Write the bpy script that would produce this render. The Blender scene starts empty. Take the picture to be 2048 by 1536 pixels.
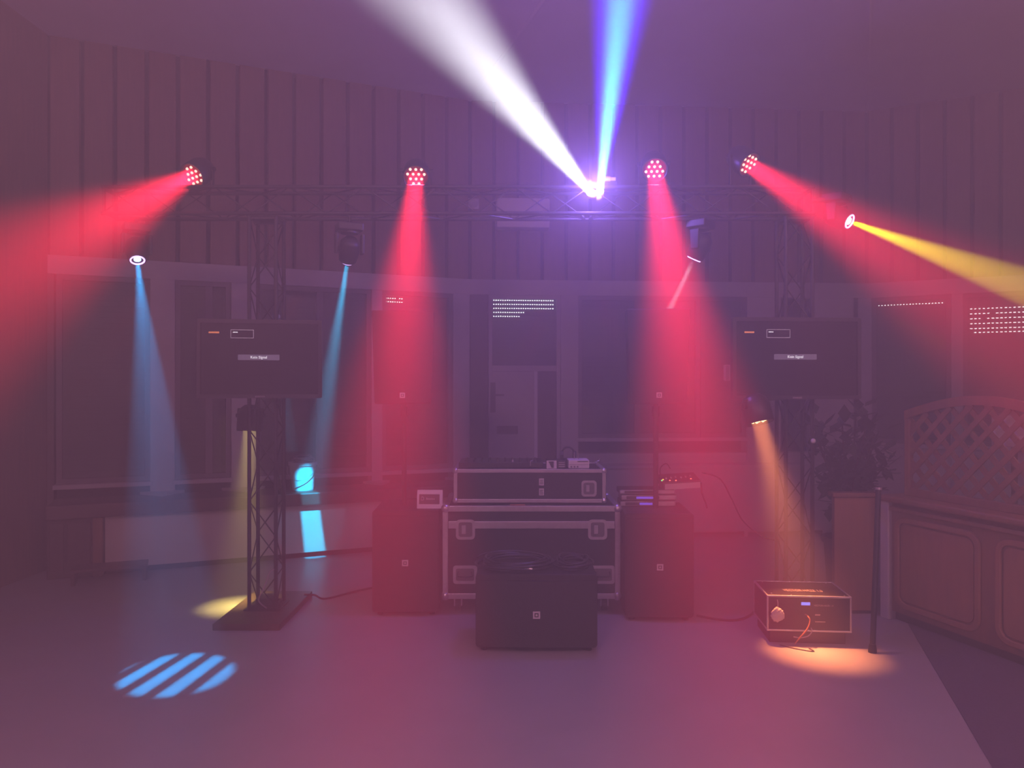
import bpy, bmesh, math, random
from mathutils import Vector, Matrix

random.seed(7)
SC = bpy.context.scene
COL = SC.collection
PI = math.pi

# ------------------------------------------------------------------ camera
F = 1538.0            # focal length in pixels of the 2048x1536 frame
HOR = 775.0           # image row of the horizon
EYE = 1.55
cam_d = bpy.data.cameras.new('camera')
cam_d.sensor_width = 36.0
cam_d.lens = F / 2048.0 * 36.0
cam_d.shift_y = (HOR - 768.0) / 2048.0
cam_d.clip_start = 0.02
cam = bpy.data.objects.new('camera', cam_d)
COL.objects.link(cam)
cam.location = (0, 0, EYE)
cam.rotation_euler = (PI / 2, 0, 0)
SC.camera = cam

# ------------------------------------------------------------------ haze in the air, exposure
HAZE_DENSITY = 0.16
HAZE_G = 0.3
world = bpy.data.worlds.new('hall_air')
SC.world = world
world.use_nodes = True
wn = world.node_tree
wn.nodes.clear()
w_out = wn.nodes.new('ShaderNodeOutputWorld')
w_bg = wn.nodes.new('ShaderNodeBackground')
w_bg.inputs['Color'].default_value = (0, 0, 0, 1)
w_bg.inputs['Strength'].default_value = 0.0
w_vol = wn.nodes.new('ShaderNodeVolumeScatter')
w_vol.inputs['Color'].default_value = (0.96, 0.96, 0.96, 1)
w_vol.inputs['Density'].default_value = HAZE_DENSITY
w_vol.inputs['Anisotropy'].default_value = HAZE_G
wn.links.new(w_bg.outputs[0], w_out.inputs['Surface'])
wn.links.new(w_vol.outputs[0], w_out.inputs['Volume'])

SC.view_settings.view_transform = 'Standard'
SC.view_settings.look = 'None'
SC.view_settings.gamma = 1.0
SC.view_settings.use_curve_mapping = False
SC.view_settings.exposure = 0.0
SC.cycles.volume_bounces = 0
SC.cycles.max_bounces = 6
SC.cycles.diffuse_bounces = 3
SC.cycles.sample_clamp_indirect = 2.0

# light power settings (watts), the beams of the show, the added halo and fill
W_PAR, W_PAR_DOWN = 12.0, 6.5
W_WHITE, W_BLUE, W_VIOLET = 16.0, 50.0, 85.0
W_SPILL = 95.0
W_HEAD = 1700.0
W_FILL = 7200.0
RED = (1.0, 0.012, 0.045)
FILL_COLOR = (1.0, 0.43, 0.62)
AMBER = (1.0, 0.28, 0.08)


# ------------------------------------------------------------------ helpers
def at(px, py, d):
    """point seen at a pixel of the 2048x1536 photograph, at distance d"""
    return Vector(((px - 1024.0) / F * d, d, EYE + (HOR - py) / F * d))


def floor_at(px, py):
    d = EYE * F / (py - HOR)
    return Vector(((px - 1024.0) / F * d, d, 0.0))


MATS = {}


def mat(name, color, rough=0.6, metal=0.0, emit=None, estr=0.0, spec=0.5, noise=0.0, nscale=20.0, stretch=(1, 1, 1), bump=0.0):
    if name in MATS:
        return MATS[name]
    m = bpy.data.materials.new(name)
    m.use_nodes = True
    nt = m.node_tree
    b = nt.nodes['Principled BSDF']
    b.inputs['Base Color'].default_value = (*color, 1)
    b.inputs['Roughness'].default_value = rough
    b.inputs['Metallic'].default_value = metal
    b.inputs['Specular IOR Level'].default_value = spec
    if emit is not None:
        b.inputs['Emission Color'].default_value = (*emit, 1)
        b.inputs['Emission Strength'].default_value = estr
        m.cycles.emission_sampling = 'NONE'
    if noise > 0 or bump > 0:
        tc = nt.nodes.new('ShaderNodeTexCoord')
        mp = nt.nodes.new('ShaderNodeMapping')
        mp.inputs['Scale'].default_value = stretch
        nz = nt.nodes.new('ShaderNodeTexNoise')
        nz.inputs['Scale'].default_value = nscale
        nz.inputs['Detail'].default_value = 4
        nt.links.new(tc.outputs['Object'], mp.inputs[0])
        nt.links.new(mp.outputs[0], nz.inputs[0])
        if noise > 0:
            rp = nt.nodes.new('ShaderNodeValToRGB')
            rp.color_ramp.elements[0].position = 0.3
            rp.color_ramp.elements[1].position = 0.7
            rp.color_ramp.elements[0].color = (*[c * (1 - noise) for c in color], 1)
            rp.color_ramp.elements[1].color = (*[min(1, c * (1 + noise)) for c in color], 1)
            nt.links.new(nz.outputs[0], rp.inputs[0])
            nt.links.new(rp.outputs[0], b.inputs['Base Color'])
        if bump > 0:
            bp = nt.nodes.new('ShaderNodeBump')
            bp.inputs['Strength'].default_value = bump
            bp.inputs['Distance'].default_value = 0.01
            nt.links.new(nz.outputs[0], bp.inputs['Height'])
            nt.links.new(bp.outputs[0], b.inputs['Normal'])
    MATS[name] = m
    return m


def glass_mat():
    m = bpy.data.materials.new('window_glass')
    m.use_nodes = True
    nt = m.node_tree
    nt.nodes.clear()
    o = nt.nodes.new('ShaderNodeOutputMaterial')
    mx = nt.nodes.new('ShaderNodeMixShader')
    fr = nt.nodes.new('ShaderNodeFresnel')
    fr.inputs['IOR'].default_value = 1.75
    tr = nt.nodes.new('ShaderNodeBsdfTransparent')
    tr.inputs['Color'].default_value = (0.8, 0.85, 0.85, 1)
    gl = nt.nodes.new('ShaderNodeBsdfGlossy')
    gl.inputs['Roughness'].default_value = 0.02
    nt.links.new(fr.outputs[0], mx.inputs[0])
    nt.links.new(tr.outputs[0], mx.inputs[1])
    nt.links.new(gl.outputs[0], mx.inputs[2])
    nt.links.new(mx.outputs[0], o.inputs['Surface'])
    return m


M_WOOD = mat('plank_wood', (0.20, 0.105, 0.07), 0.55, noise=0.25, nscale=6, stretch=(6, 6, 0.5))
M_BACK = mat('dark_wall_backing', (0.03, 0.02, 0.018), 0.9)
M_WHITE = mat('white_paint', (0.50, 0.47, 0.45), 0.5, noise=0.05, nscale=9)
M_BENCH = mat('bench_paint', (0.62, 0.57, 0.52), 0.5, noise=0.05, nscale=5)
M_CEIL = mat('ceiling_paint', (0.78, 0.77, 0.77), 0.8, noise=0.04, nscale=3)
M_HALL = mat('hall_plaster', (0.55, 0.50, 0.46), 0.85, noise=0.05, nscale=4)
M_FLOOR = mat('pale_vinyl_floor', (0.36, 0.345, 0.36), 0.38, noise=0.06, nscale=3.5, bump=0.03)
M_CARPET = mat('dark_carpet', (0.10, 0.085, 0.12), 0.95, noise=0.2, nscale=60, bump=0.2)
M_DARKWOOD = mat('dark_wood', (0.075, 0.04, 0.03), 0.45, noise=0.3, nscale=5, stretch=(5, 5, 0.6))
M_BARWOOD = mat('bar_oak', (0.22, 0.115, 0.06), 0.45, noise=0.2, nscale=5, stretch=(5, 5, 0.7))
M_BARPANEL = mat('bar_panel_oak', (0.30, 0.16, 0.08), 0.5, noise=0.15, nscale=5, stretch=(5, 5, 0.7))
M_BLACK = mat('black_textured_paint', (0.012, 0.012, 0.013), 0.65, bump=0.15, nscale=160)
M_GRILLE = mat('black_steel_grille', (0.009, 0.009, 0.010), 0.5, bump=0.5, nscale=300)
M_PLASTIC = mat('black_plastic', (0.012, 0.012, 0.014), 0.4)
M_TRUSS = mat('black_coated_truss', (0.015, 0.014, 0.016), 0.45)
M_LAMINATE = mat('black_laminate', (0.010, 0.009, 0.011), 0.45, bump=0.05, nscale=200)
M_ALU = mat('brushed_aluminium', (0.62, 0.60, 0.60), 0.38, metal=0.7, noise=0.08, nscale=30)
M_DULL = mat('dull_zinc_dish', (0.16, 0.15, 0.15), 0.5, metal=0.3)
M_STEEL = mat('bright_steel', (0.65, 0.63, 0.63), 0.3, metal=0.8)
M_LABEL = mat('white_badge', (0.75, 0.72, 0.72), 0.5)
M_INK = mat('dark_ink', (0.03, 0.025, 0.03), 0.6)
M_GREYPL = mat('pale_grey_plastic', (0.50, 0.48, 0.48), 0.45)
M_SCREEN = mat('black_screen', (0.006, 0.006, 0.008), 0.12)
M_SHUTTER = mat('shutter_slat', (0.17, 0.15, 0.15), 0.6)
M_GLASS = glass_mat()
M_DAY = mat('daylight_in_slots', (0.8, 0.8, 0.8), 0.5, emit=(1.0, 0.95, 0.95), estr=7.0)
M_CABLE = mat('black_rubber_cable', (0.02, 0.02, 0.026), 0.35)
M_PALECABLE = mat('pale_cable', (0.45, 0.40, 0.40), 0.4)
M_ORANGE = mat('orange_cable', (0.32, 0.12, 0.06), 0.4)
M_LEAF = mat('dark_leaf', (0.018, 0.035, 0.016), 0.5)
M_TERRA = mat('dark_plant_pot', (0.06, 0.035, 0.03), 0.6)
M_WHITEPL = mat('white_plastic', (0.85, 0.83, 0.83), 0.3)
M_CARD = mat('dark_print', (0.06, 0.05, 0.06), 0.5)
M_LED_RED = mat('red_led_lens', (0.9, 0.5, 0.4), 0.3, emit=(1.0, 0.66, 0.52), estr=3.0)
M_LED_AMB = mat('amber_led_lens', (0.9, 0.7, 0.4), 0.3, emit=(1.0, 0.72, 0.35), estr=4.0)
M_FACE_RED = mat('lamp_face_painted_glow', (0.45, 0.03, 0.03), 0.35)  # red light of the LEDs on the plate is put into its base colour
M_RING = mat('violet_led_ring', (0.6, 0.4, 0.9), 0.3, emit=(0.72, 0.42, 1.0), estr=5.0)
M_LENS_BLUE = mat('blue_lens', (0.2, 0.6, 0.9), 0.2, emit=(0.45, 0.85, 1.0), estr=5.0)
M_LENS_WHITE = mat('white_lens', (0.9, 0.9, 0.9), 0.2, emit=(0.95, 0.95, 1.0), estr=40.0)
M_LENS_CYAN = mat('cyan_lens', (0.4, 0.9, 0.9), 0.2, emit=(0.45, 0.9, 1.0), estr=20.0)
M_LENS_YEL = mat('yellow_lens', (0.9, 0.8, 0.5), 0.2, emit=(1.0, 0.92, 0.75), estr=20.0)
M_UI_TEXT = mat('screen_text_white', (0.8, 0.8, 0.8), 0.5, emit=(0.9, 0.9, 0.95), estr=1.6)
M_UI_BAR = mat('screen_bar_grey', (0.2, 0.2, 0.25), 0.5, emit=(0.30, 0.30, 0.42), estr=0.22)
M_UI_ORANGE = mat('screen_text_orange', (0.8, 0.3, 0.1), 0.5, emit=(1.0, 0.32, 0.10), estr=0.9)
M_UI_LINE = mat('screen_line', (0.5, 0.5, 0.5), 0.5, emit=(0.75, 0.65, 0.75), estr=0.4)
M_LCD = mat('blue_lcd', (0.1, 0.1, 0.5), 0.3, emit=(0.22, 0.26, 1.0), estr=1.8)
M_BLUELED = mat('blue_led_strip', (0.1, 0.1, 0.6), 0.3, emit=(0.22, 0.12, 1.0), estr=0.9)
M_GREENLED = mat('green_led', (0.1, 0.5, 0.2), 0.3, emit=(0.1, 0.9, 0.25), estr=2.5)
M_YELLED = mat('yellow_led', (0.5, 0.5, 0.2), 0.3, emit=(1.0, 0.65, 0.1), estr=2.5)
M_REDLED = mat('red_led_dot', (0.6, 0.1, 0.1), 0.3, emit=(1.0, 0.15, 0.1), estr=3.0)
M_WHITELED = mat('white_led_dot', (0.9, 0.9, 0.9), 0.3, emit=(1.0, 0.9, 0.9), estr=3.0)
M_PRINT = mat('white_print', (0.62, 0.50, 0.45), 0.5)


def new_obj(name, me, m=None, parent=None, smooth=False, matrix=None):
    o = bpy.data.objects.new(name, me)
    COL.objects.link(o)
    if m is not None and not me.materials:
        me.materials.append(m)
    if smooth:
        for p in me.polygons:
            p.use_smooth = True
    if parent is not None:
        o.parent = parent
    if matrix is not None:
        o.matrix_basis = matrix
    return o


def obj(name, bm, m, parent=None, smooth=False, matrix=None, bevel=0.0):
    bmesh.ops.recalc_face_normals(bm, faces=bm.faces)
    me = bpy.data.meshes.new(name)
    bm.to_mesh(me)
    bm.free()
    o = new_obj(name, me, m, parent, smooth, matrix)
    if bevel > 0:
        md = o.modifiers.new('bevel', 'BEVEL')
        md.width = bevel
        md.segments = 2
        md.limit_method = 'ANGLE'
    return o


def link_copy(src, parent, matrix):
    o = src.copy()
    COL.objects.link(o)
    o.parent = parent
    o.matrix_basis = matrix
    return o


def thing(name, label, cat, loc=(0, 0, 0), rz=0.0, group=None):
    o = bpy.data.objects.new(name, None)
    COL.objects.link(o)
    o.empty_display_size = 0.1
    o.location = loc
    o.rotation_euler = (0, 0, rz)
    return tag(o, label, cat, group)


def tag(o, label, cat=None, group=None, kind=None):
    o['label'] = label
    if cat:
        o['category'] = cat
    if group:
        o['group'] = group
    if kind:
        o['kind'] = kind
    return o


def NB():
    return bmesh.new()


def box(bm, c, s, mtx=None):
    r = bmesh.ops.create_cube(bm, size=1.0)
    M = Matrix.Translation(Vector(c)) @ Matrix.Diagonal((s[0], s[1], s[2], 1))
    if mtx is not None:
        M = mtx @ M
    bmesh.ops.transform(bm, matrix=M, verts=r['verts'])
    return bm


def bx(x0, x1, y0, y1, z0, z1, bm=None):
    bm = bm or NB()
    return box(bm, ((x0 + x1) / 2, (y0 + y1) / 2, (z0 + z1) / 2), (x1 - x0, y1 - y0, z1 - z0))


def cyl(bm, p0, p1, r0, r1=None, seg=16):
    p0, p1 = Vector(p0), Vector(p1)
    r1 = r0 if r1 is None else r1
    d = p1 - p0
    q = d.to_track_quat('Z', 'Y').to_matrix().to_4x4()
    M = Matrix.Translation((p0 + p1) / 2) @ q
    bmesh.ops.create_cone(bm, cap_ends=True, segments=seg, radius1=r0, radius2=r1, depth=d.length, matrix=M)
    return bm


def lathe(bm, prof, seg=24, cap=True, mtx=None):
    rings = []
    for r, z in prof:
        rings.append([bm.verts.new((r * math.cos(2 * PI * i / seg), r * math.sin(2 * PI * i / seg), z)) for i in range(seg)])
    for a, b in zip(rings, rings[1:]):
        for i in range(seg):
            bm.faces.new((a[i], a[(i + 1) % seg], b[(i + 1) % seg], b[i]))
    if cap:
        bm.faces.new(list(reversed(rings[0])))
        bm.faces.new(rings[-1])
    if mtx is not None:
        bmesh.ops.transform(bm, matrix=mtx, verts=[v for rg in rings for v in rg])
    return bm


def prism(bm, pts, y0, y1, plane='xz'):
    """outline extruded along the third axis"""
    def co(p, t):
        return {'xz': (p[0], t, p[1]), 'xy': (p[0], p[1], t), 'yz': (t, p[0], p[1])}[plane]
    a = [bm.verts.new(co(p, y0)) for p in pts]
    b = [bm.verts.new(co(p, y1)) for p in pts]
    bm.faces.new(a)
    bm.faces.new(list(reversed(b)))
    n = len(pts)
    for i in range(n):
        bm.faces.new((a[i], a[(i + 1) % n], b[(i + 1) % n], b[i]))
    return bm


def tube(bm, pts, r, seg=6, closed=False):
    pts = [Vector(p) for p in pts]
    n = len(pts)
    rings = []
    up = Vector((0, 0, 1))
    for i, p in enumerate(pts):
        a = pts[(i - 1) % n] if (closed or i > 0) else p
        b = pts[(i + 1) % n] if (closed or i < n - 1) else p
        t = (b - a).normalized()
        s = t.cross(up)
        if s.length < 1e-3:
            s = t.cross(Vector((0, 1, 0)))
        s.normalize()
        u = s.cross(t)
        rings.append([bm.verts.new(p + r * (math.cos(2 * PI * k / seg) * s + math.sin(2 * PI * k / seg) * u)) for k in range(seg)])
    m = n if closed else n - 1
    for i in range(m):
        A, B = rings[i], rings[(i + 1) % n]
        for k in range(seg):
            bm.faces.new((A[k], A[(k + 1) % seg], B[(k + 1) % seg], B[k]))
    if not closed:
        bm.faces.new(rings[0])
        bm.faces.new(list(reversed(rings[-1])))
    return bm


def bez(ctrl, n=8):
    """smooth path through the control points (Catmull-Rom)"""
    c = [Vector(p) for p in ctrl]
    c = [c[0]] + c + [c[-1]]
    out = []
    for i in range(1, len(c) - 2):
        p0, p1, p2, p3 = c[i - 1:i + 3]
        for k in range(n):
            t = k / n
            out.append(0.5 * ((2 * p1) + (p2 - p0) * t + (2 * p0 - 5 * p1 + 4 * p2 - p3) * t * t + (3 * p1 - p0 - 3 * p2 + p3) * t ** 3))
    out.append(c[-2])
    return out


def rrect(w, h, r, n=5):
    pts = []
    for cx, cy, a0 in ((w / 2 - r, h / 2 - r, 0), (-w / 2 + r, h / 2 - r, 90), (-w / 2 + r, -h / 2 + r, 180), (w / 2 - r, -h / 2 + r, 270)):
        for k in range(n + 1):
            a = math.radians(a0 + 90 * k / n)
            pts.append((cx + r * math.cos(a), cy + r * math.sin(a)))
    return pts


def ring_prism(bm, outer, inner, y0, y1):
    """frame between two outlines of equal length, in the xz plane"""
    n = len(outer)
    V = [[bm.verts.new((p[0], t, p[1])) for p in o] for o in (outer, inner) for t in (y0, y1)]
    oa, ob, ia, ib = V
    for i in range(n):
        j = (i + 1) % n
        bm.faces.new((oa[i], oa[j], ob[j], ob[i]))
        bm.faces.new((ia[j], ia[i], ib[i], ib[j]))
        bm.faces.new((oa[j], oa[i], ia[i], ia[j]))
        bm.faces.new((ob[i], ob[j], ib[j], ib[i]))
    return bm


def text_obj(name, body, size, m, parent, matrix, extrude=0.0006, align='CENTER'):
    cu = bpy.data.curves.new(name, 'FONT')
    cu.body = body
    cu.size = size
    cu.align_x = align
    cu.align_y = 'CENTER'
    cu.extrude = extrude
    cu.resolution_u = 3
    cu.materials.append(m)
    o = bpy.data.objects.new(name, cu)
    COL.objects.link(o)
    dg = bpy.context.evaluated_depsgraph_get()
    me = bpy.data.meshes.new_from_object(o.evaluated_get(dg))
    bpy.data.objects.remove(o)
    bpy.data.curves.remove(cu)
    me.name = name
    return new_obj(name, me, m, parent, matrix=matrix)


FACING = Matrix.Rotation(PI / 2, 4, 'X')       # text standing upright, read from -Y


def aim(pos, d):
    """matrix at pos whose -Z axis points along d"""
    return Matrix.Translation(Vector(pos)) @ Vector(d).to_track_quat('-Z', 'Y').to_matrix().to_4x4()


def disk_light(name, parent, matrix, color, watts, dia, spread):
    l = bpy.data.lights.new(name, 'AREA')
    l.shape = 'DISK'
    l.size = dia
    l.spread = math.radians(spread)
    l.color = color
    l.energy = watts
    o = bpy.data.objects.new(name, l)
    COL.objects.link(o)
    o.parent = parent
    o.matrix_basis = matrix
    return o


def spot_light(name, parent, matrix, color, watts, angle, blend=0.3, radius=0.015):
    l = bpy.data.lights.new(name, 'SPOT')
    l.spot_size = math.radians(angle)
    l.spot_blend = blend
    l.shadow_soft_size = radius
    l.color = color
    l.energy = watts
    o = bpy.data.objects.new(name, l)
    COL.objects.link(o)
    o.parent = parent
    o.matrix_basis = matrix
    return o


# ------------------------------------------------------------------ the hall
CEIL = 4.55
LW0, LW1 = Vector((-3.95, 6.54)), Vector((-0.44, 8.03))      # bay: left, middle and right wall
CW1 = Vector((3.85, 8.35))
RW1 = CW1 + 4.2 * Vector((math.cos(math.radians(-27)), math.sin(math.radians(-27))))
BACK_Y = -3.5


class Wall:
    def __init__(self, a, b):
        self.a, self.b = a, b
        d = b - a
        self.len = d.length
        self.d = d.normalized()
        self.n = Vector((-self.d.y, self.d.x))               # away from the room
        self.ang = math.atan2(d.y, d.x)

    def x(self, px, off=0.0):
        """distance along the wall of an image column, on the plane off behind the wall face"""
        k = (px - 1024.0) / F
        o = self.a + off * self.n
        return (k * o.y - o.x) / (self.d.x - k * self.d.y)

    def z(self, px, py, off=0.0):
        p = self.a + off * self.n + self.x(px, off) * self.d
        return EYE + (HOR - py) / F * p.y

    def place(self, o):
        o.location = (self.a.x, self.a.y, 0)
        o.rotation_euler = (0, 0, self.ang)
        return o

    def pt(self, x, y, z):
        p = self.a + x * self.d + y * self.n
        return Vector((p.x, p.y, z))


WL, WC, WR = Wall(LW0, LW1), Wall(LW1, CW1), Wall(CW1, RW1)

# floor and carpet
bm = NB()
prism(bm, [(-4.3, BACK_Y), (7.9, BACK_Y), (7.9, 6.2), (3.95, 8.7), (-0.5, 8.5), (-4.3, 6.9)], -0.1, 0.0, 'xy')
tag(obj('floor', bm, M_FLOOR), 'pale grey smooth hall floor under the light show', kind='structure')
bm = NB()
prism(bm, [(2.60, 5.05), (2.457, 4.63), (1.957, 3.13), (1.30, 1.16), (-0.2, -3.3), (7.5, -3.3), (7.5, 5.05)], 0.001, 0.004, 'xy')
tag(obj('floor_carpet', bm, M_CARPET), 'dark carpet strip along the wooden bar', kind='structure')

# ceiling: three folds that meet over the hall
apex = Vector((1.45, 3.0, 4.85))
rim = [Vector((-4.15, BACK_Y, CEIL)), Vector((-3.95, 6.54, CEIL)), Vector((LW1.x, LW1.y, CEIL)), Vector((CW1.x, CW1.y, CEIL)),
       Vector((RW1.x, RW1.y, CEIL)), Vector((RW1.x, BACK_Y, CEIL))]
bm = NB()
va = bm.verts.new(apex)
vr = [bm.verts.new(p + Vector((0, 0, 0))) for p in rim]
vt = [bm.verts.new(p + Vector((0, 0, 0.5))) for p in rim]
for i in range(len(rim)):
    j = (i + 1) % len(rim)
    bm.faces.new((va, vr[i], vr[j]))
    bm.faces.new((vr[i], vt[i], vt[j], vr[j]))
bm.faces.new(vt)
ceil = tag(obj('ceiling', bm, M_CEIL), 'pale folded ceiling over the bay', kind='structure')
for i, nm in ((2, 'ridge_batten'), (3, 'ridge_batten')):
    bm = NB()
    p0, p1 = rim[i], apex
    cyl(bm, p0 + Vector((0, 0, 0.004)), p1 + Vector((0, 0, 0.004)), 0.022, seg=6)
    obj(nm, bm, M_CEIL, ceil)

# bay walls: dark backing, vertical planks above, painted band, piers and windows below
PLANK0 = 2.68
BAND0 = 2.52


def bay_wall(W, name, label, margin=0.0):
    w = W.place(obj(name, bx(-0.05, W.len + 0.05, 0.16, 0.30, 0, CEIL + 0.05), M_BACK))
    tag(w, label, kind='structure')
    n = max(1, round(W.len / 0.25))
    step = W.len / n
    src = None
    for i in range(n):
        if src is None:
            src = obj('plank', bx(0.018, step - 0.018, 0.0, 0.15, PLANK0, CEIL), M_WOOD, w, bevel=0.006)
        else:
            link_copy(src, w, Matrix.Translation((i * step, random.uniform(-0.004, 0.004), 0)))
    obj('lintel', bx(0, W.len, -0.012, 0.15, BAND0, PLANK0), M_WHITE, w, bevel=0.004)
    return w


wall_l = bay_wall(WL, 'wall_left', 'bay wall with vertical wooden planks above the window seat')
wall_c = bay_wall(WC, 'wall_middle', 'bay wall with planks above the glazed door')
wall_r = bay_wall(WR, 'wall_right', 'angled bay wall with planks behind the wooden bar')
for name, pts, label in (
        ('wall_side', [(-4.35, BACK_Y), (-4.15, BACK_Y), (-3.95, 6.54), (-4.15, 6.6)], 'plain side wall beside the dark wooden cabinet'),
        ('wall_far', [(RW1.x, BACK_Y), (RW1.x + 0.2, BACK_Y), (RW1.x + 0.2, RW1.y), (RW1.x, RW1.y)], 'plain hall wall beyond the bar'),
        ('wall_back', [(-4.35, BACK_Y - 0.2), (RW1.x + 0.2, BACK_Y - 0.2), (RW1.x + 0.2, BACK_Y), (-4.35, BACK_Y)], 'plain hall wall behind the viewer')):
    bm = NB()
    prism(bm, pts, 0, CEIL + 0.1, 'xy')
    tag(obj(name, bm, M_WOOD if name == 'wall_side' else M_HALL), label, kind='structure')

# piers of the left bay wall with pointed sills
SEAT_Z = 0.60


def pier(W, wall, p0, p1, z0, vee=True):
    x0, x1 = W.x(p0), W.x(p1)
    obj('pier', bx(x0, x1, -0.03, 0.15, z0, BAND0), M_WHITE, wall, bevel=0.008)
    if vee:
        xm, hw = (x0 + x1) / 2, (x1 - x0) / 2 + 0.08
        bm = NB()
        prism(bm, [(xm - hw, -0.0), (xm, -0.22), (xm + hw, -0.0)], z0, z0 + 0.025, 'xy')
        obj('pointed_sill', bm, M_WHITE, wall)


for p0, p1 in ((300, 350), (462, 512), (742, 764), (905, 938)):
    pier(WL, wall_l, p0, p1, SEAT_Z + 0.001)
obj('pier', bx(0, WL.x(108), -0.02, 0.15, 0, BAND0), M_DARKWOOD, wall_l)
obj('dark_pillar', bx(0.0, WC.x(976), -0.05, 0.15, 0, BAND0), M_DARKWOOD, wall_c, bevel=0.01)
for p0, p1 in ((1121, 1156), (1492, 1560), (1625, 1705)):
    obj('pier', bx(WC.x(p0), WC.x(p1), -0.03, 0.15, 0, BAND0), M_WHITE, wall_c, bevel=0.008)
for p0, p1 in ((1716, 1744), (1902, 1926), (2075, 2110)):
    obj('pier', bx(WR.x(p0), WR.x(p1), -0.03, 0.15, 0, BAND0), M_WHITE, wall_r, bevel=0.008)
for W, wall, xs in ((WL, wall_l, (0.0, WL.len)),):
    obj('apron', bx(xs[0], xs[1], 0.02, 0.15, 0, SEAT_Z - 0.1), M_BACK, wall)
for W, wall, x0, x1, z1 in ((WC, wall_c, WC.x(1156), WC.x(1705), 0.85), (WR, wall_r, 0.0, WR.len, 0.9)):
    obj('apron', bx(x0, x1, 0.0, 0.15, 0, z1), M_HALL, wall)


def window(W, n, p0, p1, z0, z1, label, mullion=(), rows=(), pitch=0.0235, slot=0.011, sill=True):
    x0, x1 = W.x(p0), W.x(p1)
    w = W.place(thing(f'window_{n}', label, None))
    del_cat = 'category' in w.keys()
    w['kind'] = 'structure'
    f = 0.045
    bm = NB()
    ring_prism(bm, [(x0, z0), (x1, z0), (x1, z1), (x0, z1)], [(x0 + f, z0 + f), (x1 - f, z0 + f), (x1 - f, z1 - f), (x0 + f, z1 - f)], 0.0, 0.06)
    obj('window_frame', bm, M_SHUTTER, w, bevel=0.004)
    for mpx in mullion:
        xm = W.x(mpx)
        obj('mullion', bx(xm - 0.03, xm + 0.03, 0.005, 0.055, z0 + f, z1 - f), M_SHUTTER, w)
    obj('pane', bx(x0 + f, x1 - f, 0.028, 0.034, z0 + f, z1 - f), M_GLASS, w)
    # roller shutter behind the pane
    bm = NB()
    z = z0
    while z < z1 - 0.01:
        bx(x0, x1, 0.105, 0.118, z, min(z + 0.046, z1), bm)
        z += 0.05
    sh = obj('roller_shutter', bm, M_SHUTTER, w)
    sh['kind'] = 'stuff'
    for (rz, a, b) in rows:                      # rows of daylight slots between the slats
        bm = NB()
        x = x0 + 0.06 + (x1 - x0 - 0.12) * a
        xe = x0 + 0.06 + (x1 - x0 - 0.12) * b
        while x < xe:
            if random.random() > 0.05:
                s = slot * random.uniform(0.8, 1.1)
                bx(x, x + s, 0.100, 0.106, rz - 0.0035, rz + 0.0035, bm)
            x += pitch
        r = obj('slot_row', bm, M_DAY, w)
        r['kind'] = 'stuff'
        r['label'] = 'row of daylight slots in the shutter'
    if sill:
        obj('window_sill', bx(x0 - 0.02, x1 + 0.02, -0.05, 0.06, z0 - 0.04, z0 - 0.002), M_WHITE, w, bevel=0.004)
    return w


def rows_on(W, px, pys):
    return [W.z(px, py, 0.1) for py in pys]


WZ0 = 0.72
window(WL, 1, 112, 300, WZ0, BAND0, 'dark window between the side wall and the lit white pier')
window(WL, 2, 350, 462, WZ0, BAND0, 'dark window behind the television on the truss tower', mullion=(418,))
window(WL, 3, 512, 742, WZ0, BAND0, 'wide dark window behind the bucket', mullion=(640,))
r = rows_on(WL, 790, (597, 604))
window(WL, 4, 764, 905, WZ0, BAND0, 'narrow dark window in the red beam', rows=[(z, 0.0, 0.27) for z in r])
r = rows_on(WC, 1050, (601, 609, 617, 625, 633))
window(WC, 5, 1156, 1400, 1.02, BAND0, 'window behind the loudspeaker on the pole', mullion=(1275,))
window(WC, 6, 1402, 1492, 1.02, BAND0, 'narrow window between two loudspeaker stands')
rr = rows_on(WR, 1830, (608,))
window(WR, 7, 1744, 1902, 0.95, BAND0, 'window with one row of daylight slots beside the bar', rows=[(rr[0], 0.0, 1.0)], pitch=0.030, slot=0.014)
rr = rows_on(WR, 1990, (616, 626, 636, 646, 656, 664))
window(WR, 8, 1926, 2075, 0.95, BAND0, 'window with six rows of daylight slots behind the trellis', rows=[(z, 0.02, 1.0) for z in rr], pitch=0.038, slot=0.020)

# glazed door with shutter, middle of the bay
door = WC.place(thing('door_1', 'tall door with a shuttered glass panel behind the mixing desk', None))
door['kind'] = 'structure'
dx0, dx1 = WC.x(977), WC.x(1121)
bm = NB()
ring_prism(bm, [(dx0, 0.0), (dx1, 0.0), (dx1, BAND0), (dx0, BAND0)], [(dx0 + 0.04, 0.02), (dx1 - 0.04, 0.02), (dx1 - 0.04, BAND0 - 0.04), (dx0 + 0.04, BAND0 - 0.04)], 0.0, 0.07)
obj('door_frame', bm, M_WHITE, door, bevel=0.004)
dsplit = WC.x(1070)
obj('door_leaf', bx(dx0 + 0.04, dsplit - 0.008, 0.02, 0.06, 0.02, 1.72), M_WHITE, door, bevel=0.004)
obj('door_leaf', bx(dsplit + 0.03, dx1 - 0.04, 0.035, 0.07, 0.02, 1.72), M_DARKWOOD, door, bevel=0.004)
obj('weather_strip', bx(dsplit - 0.006, dsplit + 0.028, 0.01, 0.06, 0.02, 1.72), M_WHITEPL, door)
obj('cross_rail', bx(dx0 + 0.04, dx1 - 0.04, 0.015, 0.065, 1.722, 1.78), M_WHITE, door)
obj('pane', bx(dx0 + 0.04, dx1 - 0.04, 0.03, 0.036, 1.782, BAND0 - 0.04), M_GLASS, door)
bm = NB()
z = 1.78
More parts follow.
